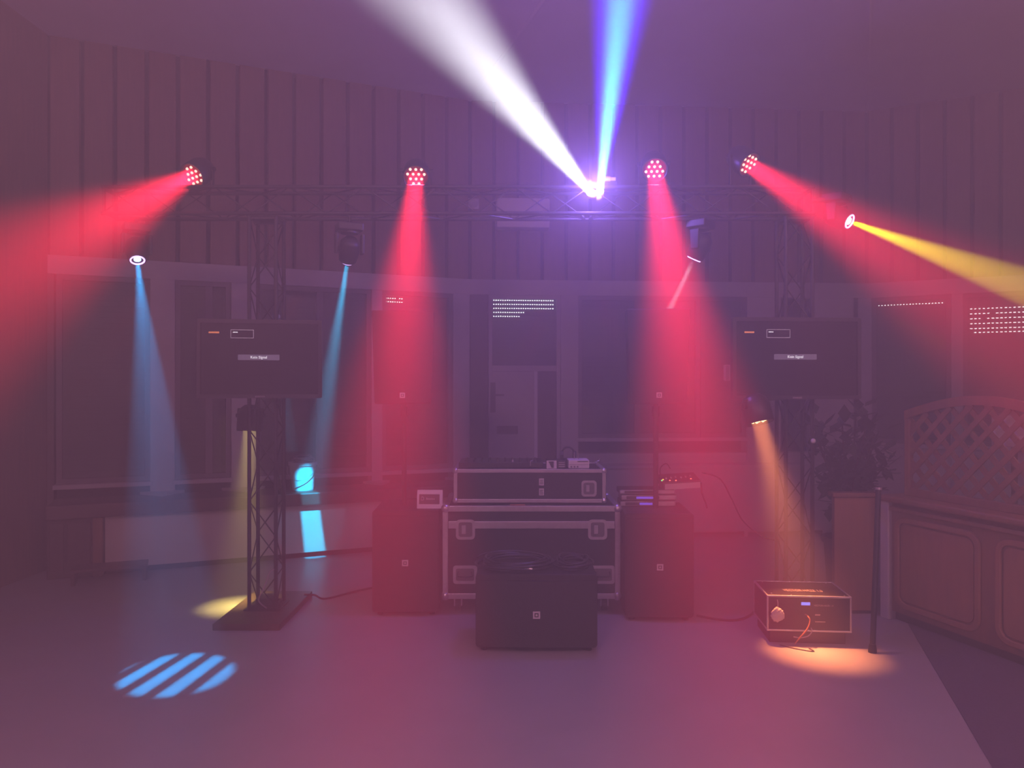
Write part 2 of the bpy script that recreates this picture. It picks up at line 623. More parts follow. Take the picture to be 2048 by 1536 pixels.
while z < BAND0 - 0.02:
    bx(dx0 + 0.04, dx1 - 0.04, 0.105, 0.118, z, z + 0.044, bm)
    z += 0.048
sh = obj('roller_shutter', bm, M_SHUTTER, door)
sh['kind'] = 'stuff'
for rz, e in zip(r, (1.0, 1.0, 1.0, 0.5, 0.44)):
    bm = NB()
    x = dx0 + 0.055
    xe = dx0 + 0.055 + (dx1 - dx0 - 0.11) * e
    while x < xe:
        bx(x, x + 0.0125, 0.100, 0.106, rz - 0.0045, rz + 0.0045, bm)
        x += 0.0242
    s = obj('slot_row', bm, M_DAY, door)
    s['kind'] = 'stuff'
    s['label'] = 'row of daylight slots in the shutter'
hx = WC.x(983)
bm = bx(hx - 0.012, hx + 0.042, -0.005, 0.03, WC.z(983, 825), WC.z(983, 765))
cyl(bm, (hx + 0.015, 0.0, WC.z(983, 790)), (hx + 0.015, -0.05, WC.z(983, 790)), 0.011, seg=8)
bx(hx + 0.004, hx + 0.13, -0.06, -0.045, WC.z(983, 790) - 0.01, WC.z(983, 790) + 0.01, bm)
obj('door_handle', bm, M_DARKWOOD, door)
lx = WC.x(1015)
bm = bx(lx - 0.11, lx + 0.11, 0.005, 0.022, WC.z(1015, 868), WC.z(1015, 852))
bx(lx - 0.095, lx + 0.095, -0.003, 0.006, WC.z(1015, 867), WC.z(1015, 853), bm)
obj('letter_flap', bm, M_DARKWOOD, door, bevel=0.003)

# window seat under the left bay windows
SEATL = WL
ux0 = WL.x(210, -0.40)
ux1 = WL.len - 0.12
seat = WL.place(thing('window_seat', 'long window seat with pale front panel and dark top along the bay', 'bench'))
obj('seat_top', bx(0.05, ux1, -0.46, 0.0, SEAT_Z - 0.115, SEAT_Z), M_DARKWOOD, seat, bevel=0.012)
obj('front_panel', bx(ux0, ux1, -0.40, -0.37, 0.05, SEAT_Z - 0.116), M_BENCH, seat, bevel=0.004)
obj('plinth', bx(ux0, ux1, -0.36, -0.33, 0.0, 0.05), M_BACK, seat)
obj('end_panel', bx(ux0, ux0 + 0.03, -0.368, 0.0, 0.05, SEAT_Z - 0.116), M_BENCH, seat)

cab = WL.place(thing('wooden_cabinet', 'low dark wooden cabinet under the end of the window seat', 'cabinet'))
obj('cabinet_body', bx(0.05, ux0 - 0.01, -0.40, -0.025, 0.0, SEAT_Z - 0.116), M_DARKWOOD, cab, bevel=0.008)
obj('cabinet_door', bx(0.07, 0.5 * ux0 - 0.06, -0.42, -0.401, 0.06, SEAT_Z - 0.15), M_DARKWOOD, cab, bevel=0.008)
obj('cabinet_door', bx(0.5 * ux0 - 0.04, ux0 - 0.10, -0.42, -0.401, 0.06, SEAT_Z - 0.15), M_DARKWOOD, cab, bevel=0.008)
obj('corner_post', bx(ux0 - 0.085, ux0 - 0.012, -0.45, -0.402, 0.0, SEAT_Z - 0.118), M_BARWOOD, cab, bevel=0.006)

step = thing('wooden_step', 'low dark wooden step on the floor before the cabinet', 'step', (0, 0, 0), 0)
WL.place(step)
obj('step_top', bx(ux0 - 0.22, ux0 + 0.33, -0.72, -0.50, 0.10, 0.125), M_DARKWOOD, step, bevel=0.006)
obj('step_side', bx(ux0 - 0.21, ux0 - 0.185, -0.71, -0.51, 0.0, 0.099), M_DARKWOOD, step)
obj('step_side', bx(ux0 + 0.295, ux0 + 0.32, -0.71, -0.51, 0.0, 0.099), M_DARKWOOD, step)

# tall wooden door on the side wall, caught by the red beam
dr = tag(obj('door_2', bx(-4.14, -3.985, 5.15, 6.30, 0.0, 2.15), M_BARWOOD, bevel=0.01), 'brown wooden door on the side wall in the red light', kind='structure')
obj('door_panel', bx(-3.984, -3.970, 5.28, 5.68, 0.25, 1.0), M_BARWOOD, dr, bevel=0.01)
obj('door_panel', bx(-3.984, -3.970, 5.78, 6.18, 0.25, 1.0), M_BARWOOD, dr, bevel=0.01)
obj('door_panel', bx(-3.984, -3.970, 5.28, 5.68, 1.12, 2.0), M_BARWOOD, dr, bevel=0.01)
obj('door_panel', bx(-3.984, -3.970, 5.78, 6.18, 1.12, 2.0), M_BARWOOD, dr, bevel=0.01)

# radiator cover along the middle wall
rad = WC.place(thing('radiator_cover', 'low pale radiator cover under the windows behind the lighting desk', 'radiator'))
ra, rb = WC.x(1160), WC.x(1630)
obj('cover_top', bx(ra, rb, -0.29, -0.035, 0.72, 0.75), M_WHITE, rad, bevel=0.005)
obj('front_panel', bx(ra + 0.02, rb - 0.02, -0.27, -0.25, 0.06, 0.719), M_WHITE, rad)
for k in range(4):
    xk = ra + 0.02 + (rb - ra - 0.04) * k / 3
    obj('foot', bx(xk - 0.02, xk + 0.02, -0.25, -0.07, 0.0, 0.06), M_WHITE, rad)

# wall heater above the door and a small detector
hw = WC.place(thing('wall_heater', 'white wall heater box with a bright lip above the door', 'heater'))
hz1, hz0 = WC.z(1043, 405), WC.z(1043, 462)
h0, h1 = WC.x(992), WC.x(1095)
hm = (hz0 + hz1) / 2
obj('housing', bx(h0, h1, -0.20, -0.002, hm + 0.0, hz1), M_WHITEPL, hw, bevel=0.015)
obj('lower_tray', bx(h0, h1, -0.185, -0.002, hz0, hm - 0.03), M_WHITEPL, hw, bevel=0.01)
obj('reflector_lip', bx(h0 + 0.01, h1 - 0.01, -0.215, -0.186, hm - 0.025, hm - 0.005), M_STEEL, hw, bevel=0.004)
obj('grille', bx(h0 + 0.01, h1 - 0.01, -0.17, -0.002, hm - 0.029, hm - 0.001), M_BACK, hw)
dt = WC.place(thing('motion_detector', 'small white detector on the planks near the heater', 'detector'))
dxp, dzp = WC.x(928) + 0.10, WC.z(928, 407)
bm = NB()
lathe(bm, [(0.045, -0.0), (0.05, 0.02), (0.03, 0.06), (0.0005, 0.075)], 14, mtx=Matrix.Translation((dxp, -0.005, dzp)) @ Matrix.Rotation(PI / 2, 4, 'X'))
obj('dome', bm, M_WHITEPL, dt, smooth=True)
obj('back_plate', bx(dxp - 0.055, dxp + 0.055, -0.0049, -0.0009, dzp - 0.055, dzp + 0.055), M_WHITEPL, dt)
sw = WC.place(thing('wall_phone', 'slim white wall phone between the loudspeaker and the television', 'phone'))
sx = WC.x(1452, -0.03)
sz0, sz1 = WC.z(1452, 762), WC.z(1452, 730)
obj('phone_body', bx(sx - 0.033, sx + 0.033, -0.075, -0.032, sz0, sz1), M_WHITEPL, sw, bevel=0.01)
obj('handset', bx(sx - 0.022, sx + 0.012, -0.10, -0.076, sz0 + 0.01, sz1 - 0.006), M_GREYPL, sw, bevel=0.01)

# ------------------------------------------------------------------ truss rig
TY = 5.30
TZ0, TZ1 = 2.73, 2.91
S = 0.09


def truss(root, L, axis_m, bay=0.25):
    """box truss along local X from 0 to L; four chords and the zig-zag braces"""
    bm = NB()
    cyl(bm, (0, 0, 0), (L, 0, 0), 0.0135, seg=10)
    c0 = None
    for sy in (-1, 1):
        for sz in (-1, 1):
            M = axis_m @ Matrix.Translation((0, sy * S, sz * S))
            if c0 is None:
                c0 = obj('chord', bm, M_TRUSS, root, smooth=False, matrix=M)
            else:
                link_copy(c0, root, M)
    n = max(1, round(L / bay))
    b = L / n
    dl = math.hypot(b, 2 * S)
    bm = NB()
    cyl(bm, (-dl / 2, 0, 0), (dl / 2, 0, 0), 0.0045, seg=6)
    a = math.atan2(2 * S, b)
    b0 = None
    for i in range(n):
        for f in range(4):
            up = 1 if (i + f) % 2 == 0 else -1
            xm = (i + 0.5) * b
            if f < 2:
                M = Matrix.Translation((xm, (-S, S)[f], 0)) @ Matrix.Rotation(-up * a, 4, 'Y')
            else:
                M = Matrix.Translation((xm, 0, (-S, S)[f - 2])) @ Matrix.Rotation(up * a, 4, 'Z')
            M = axis_m @ M
            if b0 is None:
                b0 = obj('brace', bm, M_TRUSS, root, matrix=M)
            else:
                link_copy(b0, root, M)
    ends = []
    for xe in (0.01, L - 0.01):
        bm = NB()
        ring_prism(bm, [(-S, -S), (S, -S), (S, S), (-S, S)], [(-S + 0.02, -S + 0.02), (S - 0.02, -S + 0.02), (S - 0.02, S - 0.02), (-S + 0.02, S - 0.02)], -0.008, 0.008)
        obj('end_frame', bm, M_TRUSS, root, matrix=axis_m @ Matrix.Translation((xe, 0, 0)) @ Matrix.Rotation(PI / 2, 4, 'Z'))


TX0, TX1 = -2.78, 2.05
span = thing('lighting_truss', 'black horizontal lighting truss spanning the two towers', 'truss', (TX0, TY, (TZ0 + TZ1) / 2))
truss(span, TX1 - TX0, Matrix.Identity(4))
UPZ = Matrix.Rotation(-PI / 2, 4, 'Y')
LTX, RTX = -1.69, 1.945
for X, yaw, label, plate in ((LTX, 0.0, 'black truss tower on the dark floor plate behind the television near the bench', (-0.22, 0.21, -0.40, 0.40)),
                             (RTX, 0.0, 'black truss tower behind the haze machine', (-0.21, 0.21, -0.21, 0.21))):
    tw = thing('truss_tower', label, 'truss', (X, TY, 0.0), yaw, 'truss towers of the light rig')
    obj('base_plate', bx(plate[0], plate[1], plate[2], plate[3], 0.0, 0.042), M_DARKWOOD, tw, bevel=0.004)
    truss(tw, TZ0 - 0.076, Matrix.Translation((0, 0, 0.056)) @ UPZ)
    obj('foot_plate', bx(-0.12, 0.12, -0.12, 0.12, 0.0425, 0.054), M_TRUSS, tw)
    obj('corner_block', bx(-0.11, 0.11, -0.105, 0.105, TZ0 - 0.019, TZ0 - 0.0175), M_TRUSS, tw)
    if X > 0:
        bm = NB()
        bmesh.ops.create_uvsphere(bm, u_segments=12, v_segments=8, radius=0.017, matrix=Matrix.Translation((0.085, -0.118, 1.19)))
        obj('knob', bm, M_WHITEPL, tw, smooth=True)

# cables on the tower feet
def cable(name, label, pts, r, m, cat='cable', n=8, group=None):
    bm = NB()
    tube(bm, bez(pts, n), r, 6)
    return tag(obj(name, bm, m, smooth=True), label, cat, group)


cable('power_cable', 'black cable lying from the tower plate to the subwoofer', [(-1.50, 5.55, 0.056), (-1.43, 5.56, 0.05), (-1.36, 5.6, 0.012), (-1.2, 5.8, 0.008), (-1.0, 6.0, 0.008), (-0.85, 6.15, 0.008)], 0.008, M_CABLE)
cable('loop_cable', 'pale looped cable standing up inside the truss tower foot', [(-1.66, 5.20, 0.058), (-1.70, 5.16, 0.12), (-1.665, 5.155, 0.20), (-1.63, 5.16, 0.30), (-1.60, 5.17, 0.33)], 0.005, M_PALECABLE)
tag(obj('plug_board', bx(-1.745, -1.635, 5.225, 5.375, 0.055, 0.115), M_PLASTIC, bevel=0.008), 'black plug board on the foot of the truss tower near the bench', 'plug board')
cable('floor_cable', 'black cable on the floor between subwoofer and haze machine', [(1.25, 5.2, 0.008), (1.36, 5.12, 0.008), (1.48, 5.1, 0.008), (1.62, 5.22, 0.008), (1.85, 5.6, 0.008)], 0.008, M_CABLE)


# ------------------------------------------------------------------ LED par lamps
LED_HEX = [(-0.5, 1.5 * 0.9), (0.5, 1.35), (-1, 0.45), (0, 0.45), (1, 0.45), (-1.5, -0.45), (-0.5, -0.45), (0.5, -0.45), (1.5, -0.45), (-1, -1.35), (0, -1.35), (1, -1.35)]


def par_lamp(label, face, d, stand, color, watts, spread, ledm, facem, group, roll=0.0, dia=0.10, arm=None):
    """face: centre of the lit face; d: beam direction; stand: z of the surface it is fixed to"""
    d = Vector(d).normalized()
    face = Vector(face)
    centre = face - d * 0.09
    root = thing('par_lamp', label, 'lamp', (centre.x, centre.y, stand), 0, group)
    inv = Matrix.Translation((-centre.x, -centre.y, -stand))
    M = inv @ aim(face, d) @ Matrix.Rotation(roll, 4, 'Z')
    bm = NB()
    lathe(bm, [(0.088, -0.022), (0.092, -0.018), (0.092, 0.09), (0.075, 0.14), (0.045, 0.165), (0.0008, 0.17)], 24, cap=False)
    lathe(bm, [(0.088, -0.022), (0.080, -0.018), (0.080, 0.004)], 24, cap=False)
    obj('housing', bm, M_PLASTIC, root, smooth=True, matrix=M)
    bm = NB()
    lathe(bm, [(0.0797, 0.0), (0.0797, 0.004)], 24)
    fp = obj('face_plate', bm, facem, root, matrix=M)
    s = 0.038
    led0 = None
    for (ux, uy) in LED_HEX:
        T = Matrix.Translation((ux * s, uy * s, -0.0015))
        if led0 is None:
            bm = NB()
            lathe(bm, [(0.0098, 0.001), (0.0098, -0.003), (0.0078, -0.0065), (0.004, -0.0085), (0.0005, -0.009)], 10, cap=False)
            led0 = obj('led', bm, ledm, fp, smooth=True, matrix=T)
        else:
            link_copy(led0, fp, T)
    # yoke: U bracket from the surface to the sides of the can
    side = Vector((d.y, -d.x, 0))
    side = side.normalized() if side.length > 1e-3 else Vector((1, 0, 0))
    c = inv @ centre
    sgn = 1.0 if c.z > 0 else -1.0
    bm = NB()
    a, b = c + side * 0.103, c - side * 0.103
    foot = min(0.012, abs(c.z) * 0.2) * sgn
    pts = [a, Vector((a.x, a.y, foot)), Vector((b.x, b.y, foot)), b]
    for p, q in zip(pts, pts[1:]):
        dv = q - p
        if dv.length < 1e-4:
            continue
        W = Matrix.Translation((p + q) / 2) @ dv.to_track_quat('X', 'Z').to_matrix().to_4x4()
        box(bm, (0, 0, 0), (dv.length + 0.006, 0.006, 0.026) if abs(dv.z) < 1e-4 else (dv.length + 0.006, 0.026, 0.006), W)
    obj('yoke', bm, M_TRUSS, root)
    for e in (a, b):
        bm = NB()
        cyl(bm, e - side * 0.012, e + side * 0.012, 0.016, seg=10)
        obj('tilt_knob', bm, M_PLASTIC, root)
    if arm is not None:
        bm = NB()
        p, q = Vector((0, 0, 0)), inv @ Vector(arm)
        dv = q - p
        W = Matrix.Translation((p + q) / 2) @ dv.to_track_quat('X', 'Z').to_matrix().to_4x4()
        box(bm, (0, 0, 0), (dv.length, 0.03, 0.008), W)
        obj('mount_arm', bm, M_TRUSS, root)
    disk_light('par_light', root, inv @ aim(face + d * 0.012, d), color, watts, dia, spread)
    return root


G_PAR = 'red led par lamps standing on the truss'
tgt = {}
P1, P2, P3, P4 = at(387, 350, TY), at(832, 353, TY), at(1309, 338, TY), at(1496, 328, TY)
par_lamp('red par lamp on the end of the truss, beam towards the side wall', P1, at(0, 575, 4.0) - P1, TZ1 + 0.018, RED, W_PAR * 2.5, 32, M_LED_RED, M_FACE_RED, G_PAR, roll=-0.2)
par_lamp('red par lamp on the truss above the loudspeaker with the paper card', P2, Vector((-0.36, 1.6, 0)) - P2, TZ1 + 0.018, RED, W_PAR * 0.88, 14, M_LED_RED, M_FACE_RED, G_PAR, roll=PI)
par_lamp('red par lamp on the truss next to the white beam fixture', P3, Vector((0.62, 1.6, 0)) - P3, TZ1 + 0.018, RED, W_PAR * 0.88, 14, M_LED_RED, M_FACE_RED, G_PAR)
par_lamp('red par lamp on the truss above the television, beam towards the bar', P4, at(2048, 690, 3.9) - P4, TZ1 + 0.018, RED, W_PAR * 1.7, 25, M_LED_RED, M_FACE_RED, G_PAR, roll=PI + 0.15)
G_DOWN = 'amber par lamps under the televisions'
P5 = at(1518, 840, 4.87)
par_lamp('amber par lamp under the television shining down on the haze machine', P5, floor_at(1640, 1304) - P5, P5.z + 0.125, AMBER, W_PAR_DOWN * 1.3, 29, M_LED_AMB, M_FACE_RED, G_DOWN, arm=(RTX - 0.1, TY - 0.115, P5.z + 0.125))
P6 = at(500, 856, 5.56)
par_lamp('par lamp seen from behind under the television near the bench', P6, floor_at(482, 1212) - P6, P6.z + 0.14, (0.95, 0.72, 0.18), W_PAR_DOWN * 0.7, 28, M_LED_AMB, M_FACE_RED, G_DOWN, arm=(LTX - 0.08, TY + 0.115, P6.z + 0.14))


# ------------------------------------------------------------------ moving heads
def gobo_wheel(light, kind, ang):
    """pattern of the gobo wheel in the head: stripes, or one upright slot"""
    light.use_nodes = True
    nt = light.node_tree
    em = nt.nodes['Emission']
    tc = nt.nodes.new('ShaderNodeTexCoord')
    sp = nt.nodes.new('ShaderNodeSeparateXYZ')
    nt.links.new(tc.outputs['Normal'], sp.inputs[0])

    def mth(op, a, b=None, c=None):
        n = nt.nodes.new('ShaderNodeMath')
        n.operation = op
        for i, v in enumerate((a, b, c)):
            if v is None:
                continue
            if isinstance(v, (int, float)):
                n.inputs[i].default_value = v
            else:
                nt.links.new(v, n.inputs[i])
        return n.outputs[0]
    zz = mth('ABSOLUTE', sp.outputs[2])
    u = mth('DIVIDE', sp.outputs[0], zz)
    v = mth('DIVIDE', sp.outputs[1], zz)
    ca, sa = math.cos(ang), math.sin(ang)
    p = mth('ADD', mth('MULTIPLY', u, ca), mth('MULTIPLY', v, sa))          # across the stripes
    if kind == 'slot':
        k = mth('MULTIPLY', mth('SUBTRACT', 0.034, mth('ABSOLUTE', p)), 130.0)
    else:
        s = mth('SINE', mth('MULTIPLY', p, 2 * PI / 0.052))
        k = mth('MULTIPLY', mth('ADD', s, 0.35), 2.0)
    k = mth('MINIMUM', mth('MAXIMUM', k, 0.02), 1.0)
    nt.links.new(k, em.inputs['Strength'])


def moving_head(label, lens, d, mount_z, color, watts, angle, lensm, group, blend=0.35, gobo=None, split=False, drop=0.17):
    d = Vector(d).normalized()
    lens = Vector(lens)
    c = lens - d * 0.10
    root = thing('moving_head', label, 'stage light', (c.x, c.y, c.z + drop), 0, group)
    inv = Matrix.Translation((-c.x, -c.y, -(c.z + drop)))
    side = Vector((d.y, -d.x, 0))
    side = side.normalized() if side.length > 0.05 else Vector((1, 0, 0))
    yaw = math.atan2(side.y, side.x)
    R = Matrix.Rotation(yaw, 4, 'Z')
    bm = NB()
    bx(-0.085, 0.085, -0.07, 0.07, -0.055, 0.0, bm)
    obj('base', bm, M_PLASTIC, root, matrix=R, bevel=0.008)
    bm = NB()
    cyl(bm, (0, 0, -0.068), (0, 0, -0.0555), 0.06, seg=18)
    obj('turntable', bm, M_PLASTIC, root)
    cz = -drop
    for s in (-1, 1):
        bm = NB()
        prism(bm, [(-0.035, -0.069), (0.035, -0.069), (0.028, cz - 0.035), (-0.028, cz - 0.035)], s * 0.078, s * 0.098, 'yz')
        obj('yoke_arm', bm, M_PLASTIC, root, matrix=R, bevel=0.006)
    M = inv @ aim(c, d)
    bm = NB()
    lathe(bm, [(0.0008, 0.085), (0.04, 0.08), (0.066, 0.05), (0.072, 0.0), (0.066, -0.05), (0.060, -0.092), (0.054, -0.096), (0.050, -0.088), (0.0008, -0.088)], 22, cap=False)
    hd = obj('head', bm, M_PLASTIC, root, smooth=True, matrix=M)
    bm = NB()
    lathe(bm, [(0.024, -0.089), (0.0235, -0.095), (0.013, -0.100), (0.0006, -0.1015)], 16, cap=False)
    obj('lens', bm, lensm, root, smooth=True, matrix=M)
    bm = NB()
    tube(bm, [(0.0435 * math.cos(2 * PI * k / 28), 0.0435 * math.sin(2 * PI * k / 28), -0.099) for k in range(28)], 0.0055, 6, closed=True)
    obj('led_ring', bm, M_RING, root, smooth=True, matrix=M)
    L = spot_light('beam', root, inv @ aim(lens + d * 0.006, d), color, watts, angle, blend)
    if gobo is not None:
        gobo_wheel(L.data, *gobo)
    # hook clamp up to the truss chord
    if mount_z > c.z + drop + 0.01:
        bm = NB()
        cyl(bm, (0, 0, 0.0005), (0, 0, mount_z - (c.z + drop)), 0.012, seg=8)
        obj('clamp', bm, M_TRUSS, root)
    return root


G_HEAD = 'moving heads hanging from the truss'
H1 = at(275, 521, TY)
moving_head('moving head hanging at the truss end near the side wall, blue beam to the floor', H1, floor_at(352, 1345) - H1, TZ0 - 0.017, (0.0, 0.40, 1.0), W_HEAD * 1.5, 13, M_LENS_BLUE, G_HEAD, gobo=('stripes', -0.78))
H2 = at(695, 522, TY)
bench_t = WL.pt(WL.x(622, -0.46), -0.46, 0.52)
moving_head('moving head hanging above the bucket, thin cyan beam down to the window seat', H2, bench_t - H2, TZ0 - 0.017, (0.0, 0.55, 1.0), W_HEAD * 3.0, 14.0, M_LENS_BLUE, G_HEAD, blend=0.25, gobo=('slot', 0.16))
H3 = at(1388, 518, TY)
moving_head('moving head hanging over the loudspeaker, pale beam onto its top', H3, at(1338, 622, 5.42) - H3, TZ0 - 0.017, (0.62, 0.75, 1.0), W_HEAD * 2.2, 5, M_LENS_BLUE, G_HEAD)
H4 = at(1700, 443, 5.16)
moving_head('moving head at the truss end near the bar, yellow beam across the room', H4, at(2048, 572, 4.45) - H4, TZ0 + 0.07, (1.0, 0.74, 0.0), W_HEAD * 2.6, 12, M_LENS_YEL, G_HEAD, drop=0.15)
obj('outrigger', cyl(NB(), (TX1 - TX0 - 0.02, -S, 0.0), (TX1 - TX0 + 0.24, -S, 0.0), 0.0165, seg=10), M_TRUSS, span)

# double-head beam fixture standing on the truss
FX = at(1196, 381, 5.2)
fx = thing('beam_fixture', 'double beam fixture on the truss throwing the white and blue beams', 'stage light', (FX.x, TY, TZ1 + 0.018))
obj('base_bar', bx(-0.10, 0.14, -0.06, 0.06, 0.0, 0.03), M_PLASTIC, fx, bevel=0.006)
fz = TZ1 + 0.018
inv = Matrix.Translation((-FX.x, -TY, -fz))
Wp = at(1180, 384, 5.19)
Wd = (at(862, 0, 3.5) - Wp).normalized()
Bp = at(1200, 381, 5.21)
Bd = (at(1242, 0, 4.2) - Bp).normalized()
for p, d, lm, nm in ((Wp, Wd, M_LENS_WHITE, 'white_head'), (Bp, Bd, M_LENS_CYAN, 'blue_head')):
    bm = NB()
    lathe(bm, [(0.0008, 0.085), (0.024, 0.08), (0.030, 0.05), (0.030, 0.008), (0.027, 0.006), (0.0008, 0.006)], 18, cap=False)
    h = obj(nm, bm, M_GREYPL, fx, smooth=True, matrix=inv @ aim(p, d))
    bm = NB()
    lathe(bm, [(0.026, 0.004), (0.026, 0.0), (0.012, -0.006), (0.0006, -0.008)], 16, cap=False)
    obj('lens', bm, lm, h, smooth=True)
bm = NB()
cyl(bm, (0.03, -0.05, 0.045), (0.09, -0.05, 0.045), 0.020, seg=16)
bc = obj('chrome_barrel', bm, M_STEEL, fx, smooth=False)
bm = NB()
cyl(bm, (0.0905, -0.05, 0.045), (0.125, -0.05, 0.045), 0.014, seg=16)
obj('barrel_end', bm, M_STEEL, fx)
disk_light('white_beam', fx, inv @ aim(Wp + Wd * 0.012, Wd), (0.93, 0.94, 1.0), W_WHITE, 0.05, 14)
disk_light('blue_beam', fx, inv @ aim(Bp + Bd * 0.012, Bd), (0.0, 0.30, 1.0), W_BLUE, 0.05, 10)
sp_l = bpy.data.lights.new('spill_glow', 'POINT')  # point light added for the violet halo of scattered light round the fixture
sp_l.color = (0.30, 0.16, 1.0)
sp_l.energy = W_SPILL
sp_l.shadow_soft_size = 0.03
sp_o = bpy.data.objects.new('spill_glow', sp_l)
COL.objects.link(sp_o)
sp_o.parent = fx
sp_o.location = inv @ (Wp + Vector((0.01, -0.10, 0.03)))
disk_light('violet_beam', fx, inv @ aim(Bp + Bd * 0.014, Bd), (0.05, 0.005, 1.0), W_VIOLET, 0.05, 17)


# ------------------------------------------------------------------ televisions
def television(label, c, yaw, w, h, tower_x):
    t = thing('television', label, 'television', c, yaw, 'televisions on the truss towers')
    bm = NB()
    ring_prism(bm, rrect(w, h, 0.012), rrect(w - 0.045, h - 0.05, 0.004), -0.022, 0.02)
    obj('bezel', bm, M_PLASTIC, t)
    scr = obj('screen', bx(-w / 2 + 0.02, w / 2 - 0.02, -0.012, 0.0, -h / 2 + 0.022, h / 2 - 0.022), M_SCREEN, t)
    bm = NB()
    prism(bm, rrect(w - 0.02, h - 0.02, 0.02), 0.021, 0.05)
    obj('back_cover', bm, M_PLASTIC, t)
    obj('stand_off', bx(-0.10, 0.10, 0.0505, 0.085, -0.12, 0.12), M_TRUSS, t)
    # on-screen writing
    q = -0.0135
    u = w / 0.87
    obj('message_bar', bx(-0.155 * u, 0.135 * u, q, q + 0.001, -0.008, 0.028), M_UI_BAR, scr)
    text_obj('message_text', 'Kein Signal', 0.024, M_UI_TEXT, scr, Matrix.Translation((-0.010 * u, q - 0.0008, 0.010)) @ FACING)
    sx0, sx1, sz0, sz1 = -0.205 * u, -0.045 * u, 0.135, 0.190
    bm = NB()
    ring_prism(bm, [(sx0, sz0), (sx1, sz0), (sx1, sz1), (sx0, sz1)], [(sx0 + 0.003, sz0 + 0.003), (sx1 - 0.003, sz0 + 0.003), (sx1 - 0.003, sz1 - 0.003), (sx0 + 0.003, sz1 - 0.003)], q, q + 0.001)
    obj('source_box', bm, M_UI_LINE, scr)
    bm = NB()
    for k in range(4):
        bx(sx0 + 0.014 + k * 0.008, sx0 + 0.020 + k * 0.008, q, q + 0.001, sz1 - 0.020, sz1 - 0.014, bm)
    e = obj('source_caption', bm, M_UI_TEXT, scr)
    e['kind'] = 'stuff'
    bm = NB()
    for k in range(8):
        bx(-0.355 * u + k * 0.0082, -0.355 * u + k * 0.0082 + 0.0068, q, q + 0.001, 0.165, 0.176, bm)
    e = obj('source_name', bm, M_UI_ORANGE, scr)
    e['kind'] = 'stuff'
    bm = NB()
    for k in range(7):
        bx(-0.03 + k * 0.009, -0.03 + k * 0.009 + 0.006, -0.0232, -0.0222, -h / 2 + 0.006, -h / 2 + 0.016, bm)
    e = obj('maker_mark', bm, M_GREYPL, t)
    e['kind'] = 'stuff'
    return t


c1 = at(521, 718, 5.05)
television('television with a no signal message on the tower near the bench', c1, math.radians(10), 0.785, 0.515, LTX)
c2 = at(1592, 717, 5.05)
television('television with a no signal message above the amber lamp', c2, math.radians(3), 0.855, 0.535, RTX)


# ------------------------------------------------------------------ loudspeakers
def badge(parent, x, y, z, s=0.042):
    b = obj('badge', bx(x - s / 2, x + s / 2, y - 0.003, y, z - s / 2, z + s / 2), M_LABEL, parent)
    b['label'] = 'small square white maker badge'
    bm = NB()
    k = s * 0.28
    ring_prism(bm, [(x - k, z - k), (x + k, z - k), (x + k, z + k), (x - k, z + k)], [(x - k * .5, z - k * .5), (x + k * .5, z - k * .5), (x + k * .5, z + k * .5), (x - k * .5, z + k * .5)], y - 0.0042, y - 0.0031)
    obj('badge_mark', bm, M_INK, b)


def subwoofer(label, loc, yaw, w, d, h, bz, handle_side=True, group='black subwoofers on the floor', lying=False):
    """loc: middle of the front edge on the floor"""
    s = thing('subwoofer', label, 'loudspeaker', loc, yaw, group)
    bm = NB()
    prism(bm, [(p[0], p[1] + h / 2 + 0.012) for p in rrect(w, h - 0.024, 0.02, 3)], 0.02, d)
    obj('cabinet', bm, M_BLACK, s, bevel=0.006)
    # bowed steel grille
    n = 10
    gw, gz0, gz1 = w - 0.03, 0.035, h - 0.035
    bm = NB()
    front = [(-gw / 2 + gw * i / n, 0.010 - 0.022 * (1 - (2 * i / n - 1) ** 2)) for i in range(n + 1)]
    prism(bm, front + [(gw / 2, 0.0195), (-gw / 2, 0.0195)], gz0, gz1, 'xy')
    obj('grille', bm, M_GRILLE, s)
    badge(s, 0.0, -0.0125, bz)
    for sx in (-1, 1):
        bm = NB()
        ring_prism(bm, rrect(0.16, 0.075, 0.02, 3), rrect(0.125, 0.042, 0.015, 3), -0.003, 0.003)
        obj('side_handle', bm, M_PLASTIC, s, matrix=Matrix.Translation((sx * (w / 2 + 0.0032), d * 0.5, h * 0.72)) @ Matrix.Rotation(PI / 2, 4, 'Z'))
    for sx in (-1, 1):
        for yy in (0.06, d - 0.06):
            bm = NB()
            cyl(bm, (sx * (w / 2 - 0.05), yy, 0.0), (sx * (w / 2 - 0.05), yy, 0.0125), 0.02, seg=10)
            obj('rubber_foot', bm, M_PLASTIC, s)
    return s


fl = floor_at(815, 1233)
SL = subwoofer('black subwoofer under the paper card beside the flight case', (fl.x - 0.015, fl.y, 0), math.radians(2), 0.452, 0.55, 0.715, 0.365)
fr = floor_at(1315, 1244)
SR = subwoofer('black subwoofer under the lighting desk beside the flight case', (fr.x + 0.015, fr.y, 0), math.radians(-3), 0.455, 0.52, 0.715, 0.365)
ff = floor_at(1073, 1306)
SF = subwoofer('wide black subwoofer lying on its side, heaped with cables', (ff.x, ff.y, 0), math.radians(-1), 0.715, 0.46, 0.455, 0.225)


